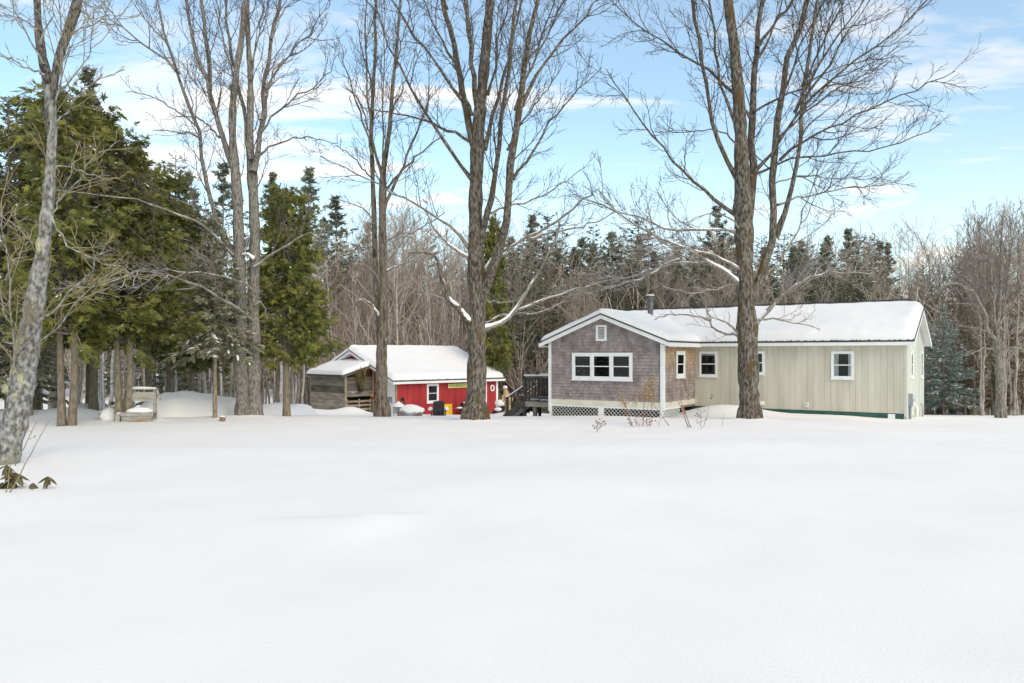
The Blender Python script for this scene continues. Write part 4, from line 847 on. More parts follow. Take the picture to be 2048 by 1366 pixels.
lt_ = traced_tree('leaning_tree', 'leaning grey barked tree with pale yellow lichen at the left edge', None, (6, 925), 15.3,
 [S('2,945,54 8,920,50 22,880,47 40,800,45 52,720,43 62,650,41 74,580,34 86,500,25 93,440,24 98,380,21 103,300,17 106,250,17 102,210,19 98,172,20'), S('100,190,18 95,160,19 88,130,20 80,90,17 76,40,14 74,0,12'),
  S('102,215,15 108,170,16 115,120,16 130,80,17 145,40,18 156,0,18')],
 [(7, 3, S('22,790 30,740 40,690 70,650 110,620 150,580 190,520 220,500')), (6, 2, S('98,300 112,250 118,200 122,140 120,60 118,0')), 
  (5, 2, S('16,860 24,780 20,700 14,620 12,540 8,470 2,420')), (4, 1.5, S('12,560 30,520 55,490 75,440')), (4, 1.5, S('14,640 4,600 -8,560')), (4, 1.5, S('90,430 110,400 140,380 170,340 200,300 240,280')),
  (4, 1.5, S('95,440 115,410 135,360 150,320')), (5, 1.5, S('88,130 70,110 50,60 30,20 20,0')), (5, 1.5, S('92,150 60,140 30,120 0,112')), (4, 1.5, S('76,60 50,40 20,30 -10,35')),
  (4, 1.5, S('130,80 150,60 180,50 210,20 230,0')), (4, 1.5, S('100,200 130,180 160,150 180,100 190,40 187,0')), (5, 1.5, S('94,420 120,470 150,500 190,520 250,545 300,560')),
  (4, 1.5, S('98,340 130,330 180,350 220,360')), (4, 1.5, S('100,170 60,180 20,200 -10,205')), (4, 1.5, S('106,250 140,220 160,180 200,160 230,150')), (4, 1.5, S('85,500 50,470 20,440 -5,430')),
  (5, 1.5, S('60,690 90,680 120,650 150,600 200,560 240,530')), (4, 1.5, S('80,90 100,60 108,30 112,0'))],
 BIRCH, upper=DARKBARK, twig=TANSTEM, seed=51, snow_y=1200, flare=1.15, dens=1.2, tw_up=0.06, tlen=0.8)
bx = np.array(lt_.location)
for px, py, rw, rh in ((40, 692, 0.085, 0.17), (16, 778, 0.12, 0.10), (40, 762, 0.07, 0.15), (77, 494, 0.05, 0.16), (27, 742, 0.06, 0.09), (30, 790, 0.09, 0.06)):
    p = at(px, py, 15.3 - (0.19 if py > 600 else 0.115)) - bx; MB().blob((0, 0, 0), (rw, 0.035, rh), 0, 26, 18, 0.34).build('lichen_patch', LICHEN, lt_, tuple(p))

# bare forest trees: a few grown once, then copied
def bare_proto(H, seed, spread=0.3, r=0.11, up=0.22, nl=16, t0=0.3, fork=False):
    g = np.random.default_rng(seed); n = 16; s = np.linspace(0, 1, n); P = np.zeros((1, n, 3)); P[0, :, 2] = H * s
    P[0, :, 0] = np.cumsum(g.normal(0, 0.012, n)) * H * 0.25; P[0, :, 1] = np.cumsum(g.normal(0, 0.012, n)) * H * 0.25
    R = np.maximum(r * (1 - s) ** 0.85, 0.012)[None]; R[0, 0] *= 1.3; tr = MB().tubes(P, R, 8, 0, jit=0.04)
    P1, R1, _ = sprout(P, R, np.array([nl]), t0, 0.97, (22, 48), lambda i, t: H * spread * (1.15 - 0.7 * t) * g.uniform(0.6, 1.1, len(i)), 8, up * 0.55, 0.07, 0.014, 0.014, g=g)
    L1 = np.linalg.norm(P1[:, -1] - P1[:, 0], axis=1)
    P2, R2, _ = sprout(P1, R1, np.clip((L1 * 3).astype(int), 4, 12), 0.15, 1.0, (22, 50), lambda i, t: L1[i] * 0.42 * g.uniform(0.5, 1.1, len(i)), 5, up * 0.6, 0.12, 0.011, 0.0105, g=g)
    L2 = np.linalg.norm(P2[:, -1] - P2[:, 0], axis=1)
    P3, R3, _ = sprout(P2, R2, np.full(len(P2), 4), 0.2, 1.0, (22, 50), lambda i, t: L2[i] * 0.5 * g.uniform(0.5, 1.1, len(i)), 3, up * 0.6, 0.12, 0.01, 0.009, g=g)
    cr = MB().tubes(P1, R1, 5).tubes(P2, R2, 3).tubes(P3, R3, 3); return tr, cr
BARE = [(tr.mesh('trunk', FARBARK), cr.mesh('crown', FARTWIG)) for tr, cr in (bare_proto(14, 61, 0.32, nl=26, t0=0.14, r=0.085), bare_proto(14, 62, 0.28, nl=26, t0=0.12, r=0.08), bare_proto(14, 63, 0.36, nl=28, t0=0.12, r=0.09), bare_proto(14, 64, 0.28, r=0.075, nl=24, t0=0.15))]
BROOM = [(tr.mesh('trunk', FARBARK), cr.mesh('crown', FARTWIG)) for tr, cr in (bare_proto(12, 71, 0.42, 0.16, 0.5, 24, 0.18), bare_proto(12, 72, 0.40, 0.15, 0.5, 26, 0.2))]
SAP = [(tr.mesh('trunk', FARBARK), cr.mesh('crown', FARTWIG)) for tr, cr in (bare_proto(10, 81, 0.16, 0.085, nl=9, t0=0.3), bare_proto(10, 82, 0.18, 0.075, nl=10, t0=0.25))]
PALE = [(tr.mesh('trunk', PALEBARK), cr.mesh('crown', FARTWIG)) for tr, cr in (bare_proto(12, 91, 0.2, 0.085, nl=11, t0=0.35), bare_proto(12, 92, 0.22, 0.075, nl=12, t0=0.4))]
H0 = {id(BARE): 14, id(BROOM): 12, id(SAP): 10, id(PALE): 12}
def plant(name, protos, px, D, ytop, label, group, g, cat='tree', hmul=1.0, wmul=1.0, lean=0.03, H=None):
    X = (px - 1024) / F * D; z = float(gz(X, D)) - 0.1; h = H or (CAMZ - z + (710 - ytop) / F * D) * hmul
    k = h / H0[id(protos)]; r = thing(name, label, cat, (X, D, z), g.uniform(0, 6.28), group); kw = k * wmul * g.uniform(0.9, 1.15); r.scale = (kw, kw, k)
    r.rotation_euler = (g.normal(0, lean), g.normal(0, lean), g.uniform(0, 6.28))
    for nm, me in zip(('trunk', 'crown'), protos[int(g.integers(len(protos)))]): shared(nm, me, r)
    return r
# ---------------------------------------------------------------- evergreens
def blades(base, d, nrm_, ln, wd, mb, m=0, tip=0.35):
    """narrow leaf pieces: base[K,3], direction d, plane normal nrm_"""
    s = nrm(np.cross(nrm_, d)); ln = np.asarray(ln)[:, None]; wd = np.asarray(wd)[:, None]
    mid = base + d * ln * 0.45; end = base + d * ln
    V = np.stack([base - s * wd * 0.25, base + s * wd * 0.25, mid + s * wd * 0.5, end + s * wd * 0.5 * tip, end - s * wd * 0.5 * tip, mid - s * wd * 0.5], 1)
    K = len(base); i = np.arange(K)[:, None] * 6
    mb.add(V.reshape(-1, 3), np.concatenate([i + np.array([[0, 1, 2, 5]]), i + np.array([[5, 2, 3, 4]])]), m)
def spruce_proto(H, W, base, seed, step=0.42, nb=7, snow=0.12, droop=0.35, sprig=1.0, dens=1.0, tr=0.012, ragged=0.2, powr=0.9):
    g = np.random.default_rng(seed); trunk = MB(); s = np.linspace(0, 1, 12); P = np.zeros((12, 3)); P[:, 2] = H * s - 0.3 * (s < 0.01)
    trunk.tubes(P, np.maximum(H * tr * (1 - s), 0.015), 8); cr = MB(); z = base * H; B, Dd, LL = [], [], []
    while z < H * 0.985:
        f = 1 - (z - base * H) / (H * (1 - base)); l0 = W * f ** powr + 0.12
        k = max(3, int(nb * (0.55 + 0.45 * f) * dens)); a0 = g.uniform(0, 6.28)
        for i in range(k): B.append(z + g.uniform(-0.15, 0.15)); Dd.append(a0 + 6.283 * i / k + g.normal(0, 0.2)); LL.append(l0 * g.uniform(1 - ragged * 1.6, 1 + ragged))
        z += step * (0.6 + 0.4 * f)
    B, Dd, LL = map(np.array, (B, Dd, LL)); K = len(B); n = 7; t = np.linspace(0, 1, n)
    out = np.stack([np.cos(Dd), np.sin(Dd)], -1)[:, None, :] * (LL[:, None] * t)[:, :, None]; fz = (B - base * H) / (H * (1 - base))
    zz = B[:, None] + LL[:, None] * (0.30 * (fz[:, None] * 1.6 - 0.4) * t - droop * t ** 1.6 * (1 - fz[:, None]) + 0.16 * t ** 3)
    BP = np.concatenate([out, zz[..., None]], -1); cr.tubes(BP, np.maximum(0.02 * (1 - t), 0.006)[None] * np.ones((K, 1)), 3, 2)
    per = np.clip((LL * 13 * dens).astype(int), 4, 44)
    idx = np.repeat(np.arange(K), per); M = len(idx); tt = g.uniform(0.12, 1, M) ** 0.75; f = tt * (n - 1); i0 = np.clip(f.astype(int), 0, n - 2); fr = (f - i0)[:, None]
    pos = BP[idx, i0] * (1 - fr) + BP[idx, i0 + 1] * fr; tg = nrm(BP[idx, i0 + 1] - BP[idx, i0]); side = nrm(np.cross(tg, np.array((0, 0, 1.0)))) * g.choice([-1, 1], M)[:, None]
    d = nrm(tg * g.uniform(0.35, 1.0, M)[:, None] + side * g.uniform(0.2, 1.0, M)[:, None] + np.array((0, 0, 1)) * g.normal(-0.12, 0.28, M)[:, None])
    ln = (0.14 + 0.26 * LL[idx] / W * (1 - 0.45 * tt)) * sprig * g.uniform(0.6, 1.25, M); wd = ln * g.uniform(0.26, 0.42, M)
    nn_ = nrm(np.array((0, 0, 1.0)) + 0.7 * g.normal(0, 1, (M, 3))); blades(pos, d, nn_, ln, wd, cr)
    blades(pos, nrm(d + 0.6 * g.normal(0, 1, (M, 3))), nrm(g.normal(0, 1, (M, 3))), ln * 0.7, wd * 0.9, cr)
    sn = g.uniform(0, 1, M) < snow
    blades(pos[sn] + np.array((0, 0, 0.035)), nrm(d[sn] * np.array((1, 1, 0.5))), nrm(np.array((0, 0, 1.0)) + 0.25 * g.normal(0, 1, (sn.sum(), 3))), ln[sn] * 1.0, wd[sn] * 0.75, cr, 1, 0.5)
    return trunk, cr
def pine_proto(H, W, base, seed, snow=0.10, nb=5, step=0.75):
    g = np.random.default_rng(seed); trunk = MB(); s = np.linspace(0, 1, 12); P = np.zeros((12, 3)); P[:, 2] = H * s
    trunk.tubes(P, np.maximum(H * 0.013 * (1 - s), 0.02), 8); cr = MB(); z = base * H; BP = []; LL = []; n = 7; t = np.linspace(0, 1, n)
    while z < H * 0.99:
        f = 1 - (z - base * H) / (H * (1 - base)); prof = min(1, 0.25 + 1.5 * f) * (1 if f < 0.75 else 0.85)
        for i in range(nb):
            if g.random() < 0.12: continue
            l = W * prof * g.uniform(0.45, 1.1) * (0.25 + 0.75 * min(1, f * 1.7)); a = g.uniform(0, 6.28); c = np.zeros((n, 3)); rise = g.uniform(0.05, 0.5) * (1.3 - f)
            c[:, 0] = np.cos(a) * l * t; c[:, 1] = np.sin(a) * l * t; c[:, 2] = z + g.uniform(-0.2, 0.2) + l * (rise * t - 0.22 * f * t + 0.30 * t ** 2.5); BP.append(c); LL.append(l)
        z += step * g.uniform(0.7, 1.2) * (0.5 + 0.5 * f)
    BP = np.array(BP); LL = np.array(LL); cr.tubes(BP, np.maximum(0.035 * (1 - t), 0.008)[None] * np.ones((len(BP), 1)), 4, 2)
    per = np.clip((LL * 7).astype(int), 4, 22); idx = np.repeat(np.arange(len(BP)), per); M = len(idx); tt = 0.3 + 0.7 * g.uniform(0, 1, M) ** 0.7
    f = tt * (n - 1); i0 = np.clip(f.astype(int), 0, n - 2); fr = (f - i0)[:, None]; pos = BP[idx, i0] * (1 - fr) + BP[idx, i0 + 1] * fr
    off = g.normal(0, 1, (M, 3)) * np.array((0.22, 0.22, 0.10)) * (LL[idx] / W)[:, None] * 1.2; pos = pos + off + np.array((0, 0, 0.05))
    nt = 9; c = np.repeat(np.arange(M), nt); d = nrm(g.normal(0, 1, (M * nt, 3)) * np.array((1, 1, 0.6)) + np.array((0, 0, 0.45)))
    ln = g.uniform(0.16, 0.34, M * nt); blades(pos[c], d, nrm(g.normal(0, 1, (M * nt, 3))), ln, ln * 0.24, cr, 0, 0.15)
    sn = g.uniform(0, 1, M * nt) < snow; k = sn.sum()
    blades(pos[c][sn] + np.array((0, 0, 0.08)), nrm(d[sn] * np.array((1, 1, 0.25))), nrm(np.array((0, 0, 1.0)) + 0.3 * g.normal(0, 1, (k, 3))), ln[sn] * 0.9, ln[sn] * 0.45, cr, 1, 0.5)
    return trunk, cr
def cedar_proto(H, W, base, seed, double=False, snow=0.26, nbr=320, narrow=1.0, lean=0.0):
    g = np.random.default_rng(seed); trunk = MB(); s = np.linspace(0, 1, 14)
    def tk(dx, dy, h, r):
        P = np.zeros((14, 3)); P[:, 2] = h * s - 0.25 * (s < 0.01); P[:, 0] = dx * (1 + 1.6 * s) + np.cumsum(g.normal(0, 0.02, 14)); P[:, 1] = dy + np.cumsum(g.normal(0, 0.02, 14)); R = np.maximum(r * (1 - s * 0.92), 0.015); R[:2] *= (1.35, 1.08); trunk.tubes(P, R, 12, jit=0.05)
    if double: tk(-0.15, 0, H * 0.95, 0.115); tk(0.15, 0.05, H, 0.115)
    else: tk(0, 0, H, 0.14)
    cr = MB(); n = 7; t = np.linspace(0, 1, n); zb = base * H + (H * 0.985 - base * H) * g.uniform(0, 1, nbr) ** 1.15; f = 1 - (zb - base * H) / (H * (1 - base))
    prof = np.clip((1.08 - (1 - f)) , 0, 1) ** 0.62 * np.where(f > 0.86, 0.75 + (1 - f) * 1.8, 1); az = g.uniform(0, 6.28, nbr); cl_ = np.clip(0.95 + 0.95 * vnoise(az * 1.27 + seed, zb * 0.95, seed), 0.45, 1.35); LL = W * prof * g.uniform(0.5, 1.1, nbr) * cl_ + 0.15
    BP = np.zeros((nbr, n, 3)); BP[:, :, 0] = np.cos(az)[:, None] * LL[:, None] * t; BP[:, :, 1] = np.sin(az)[:, None] * LL[:, None] * t
    BP[:, :, 2] = zb[:, None] + LL[:, None] * ((0.15 + 0.32 * g.normal(0, 1, nbr))[:, None] * t - 0.38 * t ** 1.5 + 0.30 * t ** 3.2) + g.normal(0, 0.05, (nbr, n)); cr.tubes(BP, np.maximum(0.022 * (1 - t), 0.006)[None] * np.ones((nbr, 1)), 4, 2)
    per = np.clip((LL * 13).astype(int), 5, 24); idx = np.repeat(np.arange(nbr), per); M = len(idx); tt = 0.22 + 0.78 * g.uniform(0, 1, M) ** 0.65
    q = tt * (n - 1); i0 = np.clip(q.astype(int), 0, n - 2); fr = (q - i0)[:, None]; pos = BP[idx, i0] * (1 - fr) + BP[idx, i0 + 1] * fr; pos = pos + g.normal(0, 0.10, (M, 3)); tg = nrm(BP[idx, i0 + 1] - BP[idx, i0])
    side = nrm(np.cross(tg, np.array((0, 0, 1.0))))
    ax = nrm(tg * g.uniform(0.3, 1.0, M)[:, None] + side * g.normal(0, 0.75, M)[:, None] + np.array((0, 0, -1.0)) * g.uniform(-0.05, 0.85, M)[:, None]); pl = nrm(np.cross(ax, g.normal(0, 1, (M, 3)))); lat = np.cross(pl, ax)
    k = 7; c = np.repeat(np.arange(M), k); fa = np.tile(np.linspace(-0.95, 0.95, k), M) + g.normal(0, 0.12, M * k)
    st = pos[c] + ax[c] * (np.tile(0.10 * (1 - np.abs(np.linspace(-1, 1, k))), M) * 1.2)[:, None]
    d = nrm(np.cos(fa)[:, None] * ax[c] + np.sin(fa)[:, None] * lat[c] + np.array((0, 0, -0.18))); ln = (0.17 * (1 - 0.25 * np.abs(fa))) * g.uniform(0.6, 1.35, M * k)
    blades(st, d, nrm(pl[c] + 0.25 * g.normal(0, 1, (M * k, 3))), ln, ln * 0.30, cr, 0, 0.4)
    sn = g.uniform(0, 1, M) < snow; m2 = sn.sum()
    if m2: blades(pos[sn] + np.array((0, 0, 0.06)), nrm(ax[sn] * np.array((1, 1, 0.35))), nrm(np.array((0, 0, 1.0)) + 0.3 * g.normal(0, 1, (m2, 3))), g.uniform(0.07, 0.19, m2), g.uniform(0.025, 0.06, m2), cr, 1, 0.6)
    return trunk, cr
def protos(lst, leaf, bark=EVBARK, twig=FARBARK): return [(a.mesh('trunk', bark), b.mesh('crown', [leaf, SNOWR, twig])) for a, b in lst]
CED = protos([cedar_proto(11, 1.75, 0.27, 101), cedar_proto(11, 1.9, 0.29, 102, nbr=340), cedar_proto(11, 1.6, 0.28, 103)], CEDAR)
CED2 = protos([cedar_proto(11, 1.9, 0.27, 104, double=True, nbr=350)], CEDAR)
CEDN = protos([cedar_proto(9, 1.75, 0.27, 105, nbr=330, snow=0.12)], CEDAR)
SPR = protos([spruce_proto(14, 2.3, 0.08, 111, powr=0.62), spruce_proto(14, 2.6, 0.12, 112, ragged=0.35, powr=0.58), spruce_proto(14, 2.2, 0.1, 113, snow=0.18, powr=0.65)], SPRUCE)
SPRH = protos([spruce_proto(14, 2.5, 0.14, 114, ragged=0.35, snow=0.06, droop=0.2, powr=0.75), spruce_proto(14, 2.2, 0.2, 115, ragged=0.35, snow=0.05, powr=0.75)], OLIVE)
SPRD = protos([spruce_proto(9, 1.7, 0.38, 116, snow=0.26, step=0.3, nb=9, sprig=1.1, droop=0.45)], SPRUCE)
BLU = protos([spruce_proto(7, 1.9, 0.13, 117, snow=0.42, step=0.26, nb=9, sprig=0.95, droop=0.2)], BLUESPR)
PIN = protos([pine_proto(16, 3.0, 0.25, 121), pine_proto(16, 2.6, 0.3, 122), pine_proto(16, 3.3, 0.2, 123)], PINE)
for p_, h_ in ((CED, 11), (CED2, 11), (CEDN, 9), (SPR, 14), (SPRH, 14), (SPRD, 9), (BLU, 7), (PIN, 16)): H0[id(p_)] = h_
g = np.random.default_rng(77)
# the cedars on the left
CG = 'cedars at the left edge of the yard'
for px, D, yt, lab in ((133, 23.4, 170, 'twin trunked cedar with two bare trunks nearest the leaning tree'), (246, 25.0, 262, 'twin trunked cedar right beside the wooden bench')):
    r = plant('cedar_tree', CED2, px, D, yt, lab, CG, g, lean=0.0); r.rotation_euler = (0, 0, 0.15)
for px, D, yt in ((-70, 26, 190), (18, 27.5, 205)): plant('spruce_tree', SPR, px, D, yt, 'dark evergreen at the very left edge behind the leaning tree' if px > 0 else 'dark evergreen just beyond the left edge of the view', None, g, lean=0.0, wmul=1.15)
for px, D, yt in ((70, 29.5, 180), (190, 29.5, 215), (298, 30.5, 330), (335, 33.5, 352), (110, 33, 215), (385, 35, 430)):
    plant('cedar_tree', CED, px, D, yt, {70: 'tall olive cedar left of the pine, close behind the leaning tree', 190: 'tall olive cedar just right of the pine at the left', 298: 'olive cedar standing behind the wooden bench', 335: 'olive cedar behind the snow bank right of the bench', 110: 'olive cedar deep behind the twin trunked cedar', 385: 'short olive cedar farthest right of the left clump, beside the dark spruce'}[px], CG, g, lean=0.015, wmul=1.15)
r = plant('pine_tree', PIN, 178, 30, 128, 'tall pine rising above the cedars at the left', None, g, lean=0.0); r.scale = (r.scale[0] * 0.8, r.scale[1] * 0.8, r.scale[2])
plant('spruce_tree', SPRD, 430, 27.0, 425, 'dark snow flecked spruce on a brown trunk left of the grey maple clump', None, g, lean=0.0)
plant('spruce_tree', SPRD, 62, 26.0, 560, 'small dark spruce low behind the leaning tree', None, g, lean=0.0)
plant('cedar_tree', CEDN, 574, 29.6, 368, 'bright olive cedar just right of the grey maple clump', None, g, lean=0.0, wmul=0.98)
r = plant('spruce_tree', BLU, 1886, 45, 606, 'bluish snow dusted spruce beside the right end of the house', None, g, lean=0.0)
# forest evergreens; each row: photo column, distance, height in the photo
PG, SG, OG = 'pines along the woods edge', 'spruces in the woods behind the buildings', 'brownish hemlocks in the woods'
for px, D, yt in ((612, 62, 335), (560, 62, 405), (520, 68, 340), (440, 58, 318), (395, 60, 345), (690, 74, 395), (735, 82, 440), (1062, 66, 430), (1150, 72, 470), (1430, 56, 408), (1362, 62, 515), (1575, 60, 492), (1650, 58, 468), (1692, 57, 458), (1725, 60, 520), (1615, 63, 478), (1480, 60, 470), (655, 78, 430), (1020, 70, 470)):
    lab = {612: 'feathery pine top alone on the skyline left of the slender tree', 1430: 'broad dark pine crown right behind the trunk of the right maple', 1650: 'bluish pine on the skyline above the long roof, left of a taller one', 1692: 'tallest bluish pine above the long snowy roof', 1725: 'rightmost pine on the skyline above the long roof', 1062: 'pine top just right of the central maple trunk', 440: 'pine seen between the left grey trunks and the cedars'}.get(px, 'feathery pine whose top is mixed into the skyline of the woods')
    plant('pine_tree', PIN, px, D, yt, lab, PG, g)
for px, D, yt in ((350, 52, 310), (1100, 66, 424), (1182, 64, 448), (1233, 64, 462), (1292, 64, 434), (1335, 68, 500), (1540, 62, 470), (1000, 58, 520), (1040, 55, 560), (1085, 55, 545), (1130, 57, 590), (912, 60, 628), (960, 62, 610), (1180, 56, 560), (1240, 57, 560), (1300, 58, 550), (1360, 60, 560), (1420, 60, 540), (1500, 58, 545), (1560, 57, 560), (1620, 56, 550), (1680, 56, 545), (1735, 57, 560), (1070, 60, 500), (1215, 70, 490), (1160, 60, 600), (1270, 60, 520), (1400, 66, 480), (1465, 66, 490), (1600, 68, 500), (1760, 66, 560), (1020, 56, 640), (1060, 56, 640)):
    plant('spruce_tree', SPR, px, D, yt, 'dark spruce in the wall of woods behind the house and garage', SG, g, wmul=1.35)
for px, D, yt in ((1930, 54, 600), (1985, 50, 585), (2035, 48, 565), (1948, 47, 600), (1835, 60, 590), (2075, 54, 540), (1960, 66, 520), (1900, 62, 560), (2010, 50, 640), (1055, 78, 450), (1125, 74, 460), (1260, 74, 470), (985, 66, 450), (2060, 64, 500), (1110, 58, 520), (1205, 58, 530)):
    plant('hemlock_tree', SPRH, px, D, yt, 'olive brown evergreen half hidden in the woods', OG, g)
plant('cedar_tree', CEDN, 988, 50, 430, 'narrow dark cedar seen right behind the big central maple', None, g, lean=0, wmul=0.55)
# bare woods
BG = 'bare hardwoods in the woods'
def gsky(px): return np.interp(px, (560, 640, 700, 760, 820, 880, 940, 1000, 1060), (560, 470, 440, 450, 430, 440, 450, 480, 500))
for k in range(80):
    px = 575 + 470 * g.random(); D = g.uniform(57, 86); plant('bare_tree', BARE, px, D, gsky(px) + g.uniform(-15, 130), 'brown leafless tree in the thick woods behind the red garage', BG, g, wmul=1.2)
for k in range(15):
    px = g.choice((630, 660, 706, 722, 850, 880, 905, 800, 676, 640)) + g.uniform(-12, 12); plant('birch_tree', PALE, px, g.uniform(54, 60), g.uniform(480, 620), 'thin pale stemmed tree standing out in the brown woods', 'pale stemmed trees behind the garage', g, wmul=0.9)
for px, D, yt in ((1775, 62, 505), (1800, 64, 545), (1830, 60, 500), (1858, 58, 480), (1880, 58, 455), (1905, 58, 445), (1935, 56, 430), (1962, 57, 418), (1990, 58, 412), (2015, 56, 400), (2040, 55, 408), (2065, 56, 400), (2095, 55, 395), (1925, 64, 470), (1980, 52, 470), (2050, 52, 450)):
    plant('bare_tree', BROOM if D < 62 else BARE, px, D, yt, 'upright bare tree in the woods beyond the right end of the house', 'bare trees right of the house', g, wmul=1.05, hmul=0.86)
for k in range(26):
    px = g.uniform(1060, 1760); plant('bare_tree', BARE, px, g.uniform(48, 60), g.uniform(540, 640), 'thin bare tree among the dark spruces behind the house', 'bare trees behind the house', g, wmul=0.9)
traced_tree('young_maple', 'pale grey bare young tree standing alone in the snow at the right', None, (2002, 845), 27.5,
 [S('2002,848,17 2001,786,15 1998,734,14 1995,699,14 1993,660,10 1998,611,8 2002,558,6 2003,470,4 2007,421,2')],
 [(8, 2, S('1995,690 1986,677 1972,642 1965,611 1947,576 1920,566 1880,570')), (6, 2, S('2000,700 2012,674 2035,649 2060,638')), (5, 1.5, S('1985,675 1975,662 1951,656 1916,651')), (5, 1.5, S('1968,622 1955,610 1937,607 1912,607')),
  (5, 1.5, S('1998,715 2011,699 2032,692 2060,684')), (6, 1.5, S('1993,655 1988,620 1986,576 1982,505 1974,435')), (6, 1.5, S('1999,650 2007,630 2017,576 2021,505 2021,435')), (5, 1.5, S('2003,640 2014,625 2042,583 2060,560')),
  (5, 1.5, S('1966,612 1962,597 1951,541 1940,470 1937,435')), (4, 1.5, S('1990,620 1972,560 1960,500 1958,430')), (4, 1.5, S('2002,600 2030,540 2045,480 2050,420')), (4, 1.5, S('1990,700 1970,695 1950,705 1930,712'))],
 GREYBARK, twig=TANSTEM, seed=61, snow_y=300, dens=2.2, tw_up=0.22, tlen=0.75)
SAPG = [(a.copy(), b) for a, b in SAP + SAP]; H0[id(SAPG)] = 10
for a, b in SAPG[::2]: a.materials[0] = PALEBARK
for a, b in SAPG[1::2]: a.materials[0] = GREYBARK
g2 = np.random.default_rng(99)
for k in range(46):
    px = 1030 + 740 * (k + g2.random()) / 46; D = g2.uniform(68, 86); yt = g2.uniform(452, 520)
    if k % 2: plant('pine_tree', PIN, px, D, yt, 'feathery pine whose top is mixed into the skyline of the woods', PG, g2)
    elif k % 4: plant('spruce_tree', SPR, px, D, yt + 15, 'dark spruce in the wall of woods behind the house and garage', SG, g2, wmul=1.5)
    else: plant('hemlock_tree', SPRH, px, D, yt, 'olive brown evergreen half hidden in the woods', OG, g2, wmul=1.4)
for k in range(30):
    px = g2.uniform(1040, 1420) if k % 2 else g2.uniform(1420, 1760); plant('bare_tree', BARE, px, g2.uniform(54, 64), g2.uniform(475, 560), 'thin bare tree among the dark spruces behind the house', 'bare trees behind the house', g2, wmul=1.2)
# thin trunks low down on the left and under the cedars, and right of the house
for k in range(95):
    px = g.uniform(60, 640); D = g.uniform(36, 58); D = D if not 590 < px < 700 else max(D, 52); plant('sapling', SAPG, px, D, g.uniform(420, 620), 'thin grey forest trunk rising from the snow behind the cedars', 'thin trunks of the left woods', g, lean=0.05, wmul=1.1)
for k in range(30):
    px = g.uniform(1755, 2080); D = g.uniform(38, 58); px = px if not 1830 < px < 1940 else px + 130; plant('sapling', SAP, px, D, g.uniform(560, 680), 'straight bare trunk in the snowy woods at the right', 'trunks of the right woods', g, lean=0.02, wmul=1.5)
# brush: bushy young growth at the foot of the woods, and the mass of trees far behind
def merged(name, label, items, mats):
    mb = MB(); n0 = 0
    for me, X, Y, Z, k, a, off in items:
        nv = len(me.vertices); V = np.empty(nv * 3); me.vertices.foreach_get('co', V); V = V.reshape(-1, 3) * k
        c, s = math.cos(a), math.sin(a); V = np.stack([V[:, 0] * c - V[:, 1] * s + X, V[:, 0] * s + V[:, 1] * c + Y, V[:, 2] + Z], -1)
        nl = len(me.loops); I = np.empty(nl, np.int32); me.loops.foreach_get('vertex_index', I); mi = np.empty(len(me.polygons), np.int32); me.polygons.foreach_get('material_index', mi)
        Q = I.reshape(-1, 4)                                     # all pieces are four sided
        for m in np.unique(mi): mb.f.append((Q[mi == m] + mb.n, int(m) + off, False, {}))
        mb.v.append(V); mb.n += nv
    o = mb.build(name, mats, kind='stuff', label=label); return o
def shrub_mesh(seed):
    q = np.random.default_rng(seed); n = 26; P0 = np.zeros((1, 3, 3)); P0[0, :, 2] = (0, 0.1, 0.2); R0 = np.full((1, 3), 0.03)
    P1, R1, _ = sprout(P0, R0, np.array([n]), 0, 1, (8, 45), lambda i, t: q.uniform(1.2, 3.4, len(i)), 6, 0.08, 0.1, 0.006, 0.011, g=q); L1 = np.linalg.norm(P1[:, -1] - P1[:, 0], axis=1)
    P2, R2, _ = sprout(P1, R1, np.full(n, 7), 0.2, 1, (20, 50), lambda i, t: L1[i] * 0.35 * q.uniform(0.5, 1.1, len(i)), 4, 0.08, 0.12, 0.006, 0.009, g=q)
    sel = q.random(n) < 0.3; return MB().tubes(P1[~sel], R1[~sel], 3).tubes(P1[sel], R1[sel] * 1.2, 3, 1).tubes(P2, R2, 3).mesh('brush', [FARTWIG, PALEBARK])
SH = [shrub_mesh(201), shrub_mesh(202), shrub_mesh(203)]
items = []
for k in range(300):
    u = g.random(); px = g.uniform(300, 1060) if u < 0.62 else (g.uniform(1060, 1760) if u < 0.8 else g.uniform(1760, 2150)); D = g.uniform(53, 80) if px > 640 else g.uniform(42, 70)
    if px < 640 and (D < 52 or g.random() < 0.6): continue
    X = (px - 1024) / F * D; items.append((SH[int(g.integers(3))], X, D, float(gz(X, D)) - 0.1, g.uniform(1.0, 3.0) if px > 620 else g.uniform(0.5, 1.0), g.uniform(0, 6.28), 0))
merged('underbrush', 'bare brown brush filling the foot of the woods', items, [FARTWIG, PALEBARK])
items = []
for k in range(190):
    px = g.uniform(-250, 2300); D = g.uniform(90, 135) if px > 640 else g.uniform(115, 150); X = (px - 1024) / F * D; Z = float(gz(X, D)); u = g.random(); yt = g.uniform(455, 560); h = CAMZ - Z + (710 - yt) / F * D
    h = min(h, 24)
    if u < 0.55:
        t_, c_ = SPR[int(g.integers(3))]; k_ = h / 14; a = g.uniform(0, 6.28); items.append((c_, X, D, Z, k_, a, 0))
        items.append((t_, X, D, Z, k_, a, 2))
    else:
        t_, c_ = BARE[int(g.integers(4))]; k_ = h / 14; a = g.uniform(0, 6.28); items.append((c_, X, D, Z, k_, a, 3)); items.append((t_, X, D, Z, k_, a, 2))
merged('far_woods', 'far mass of mixed woods behind the nearer trees', items, [SPRUCE, SNOWR, FARBARK, FARTWIG])
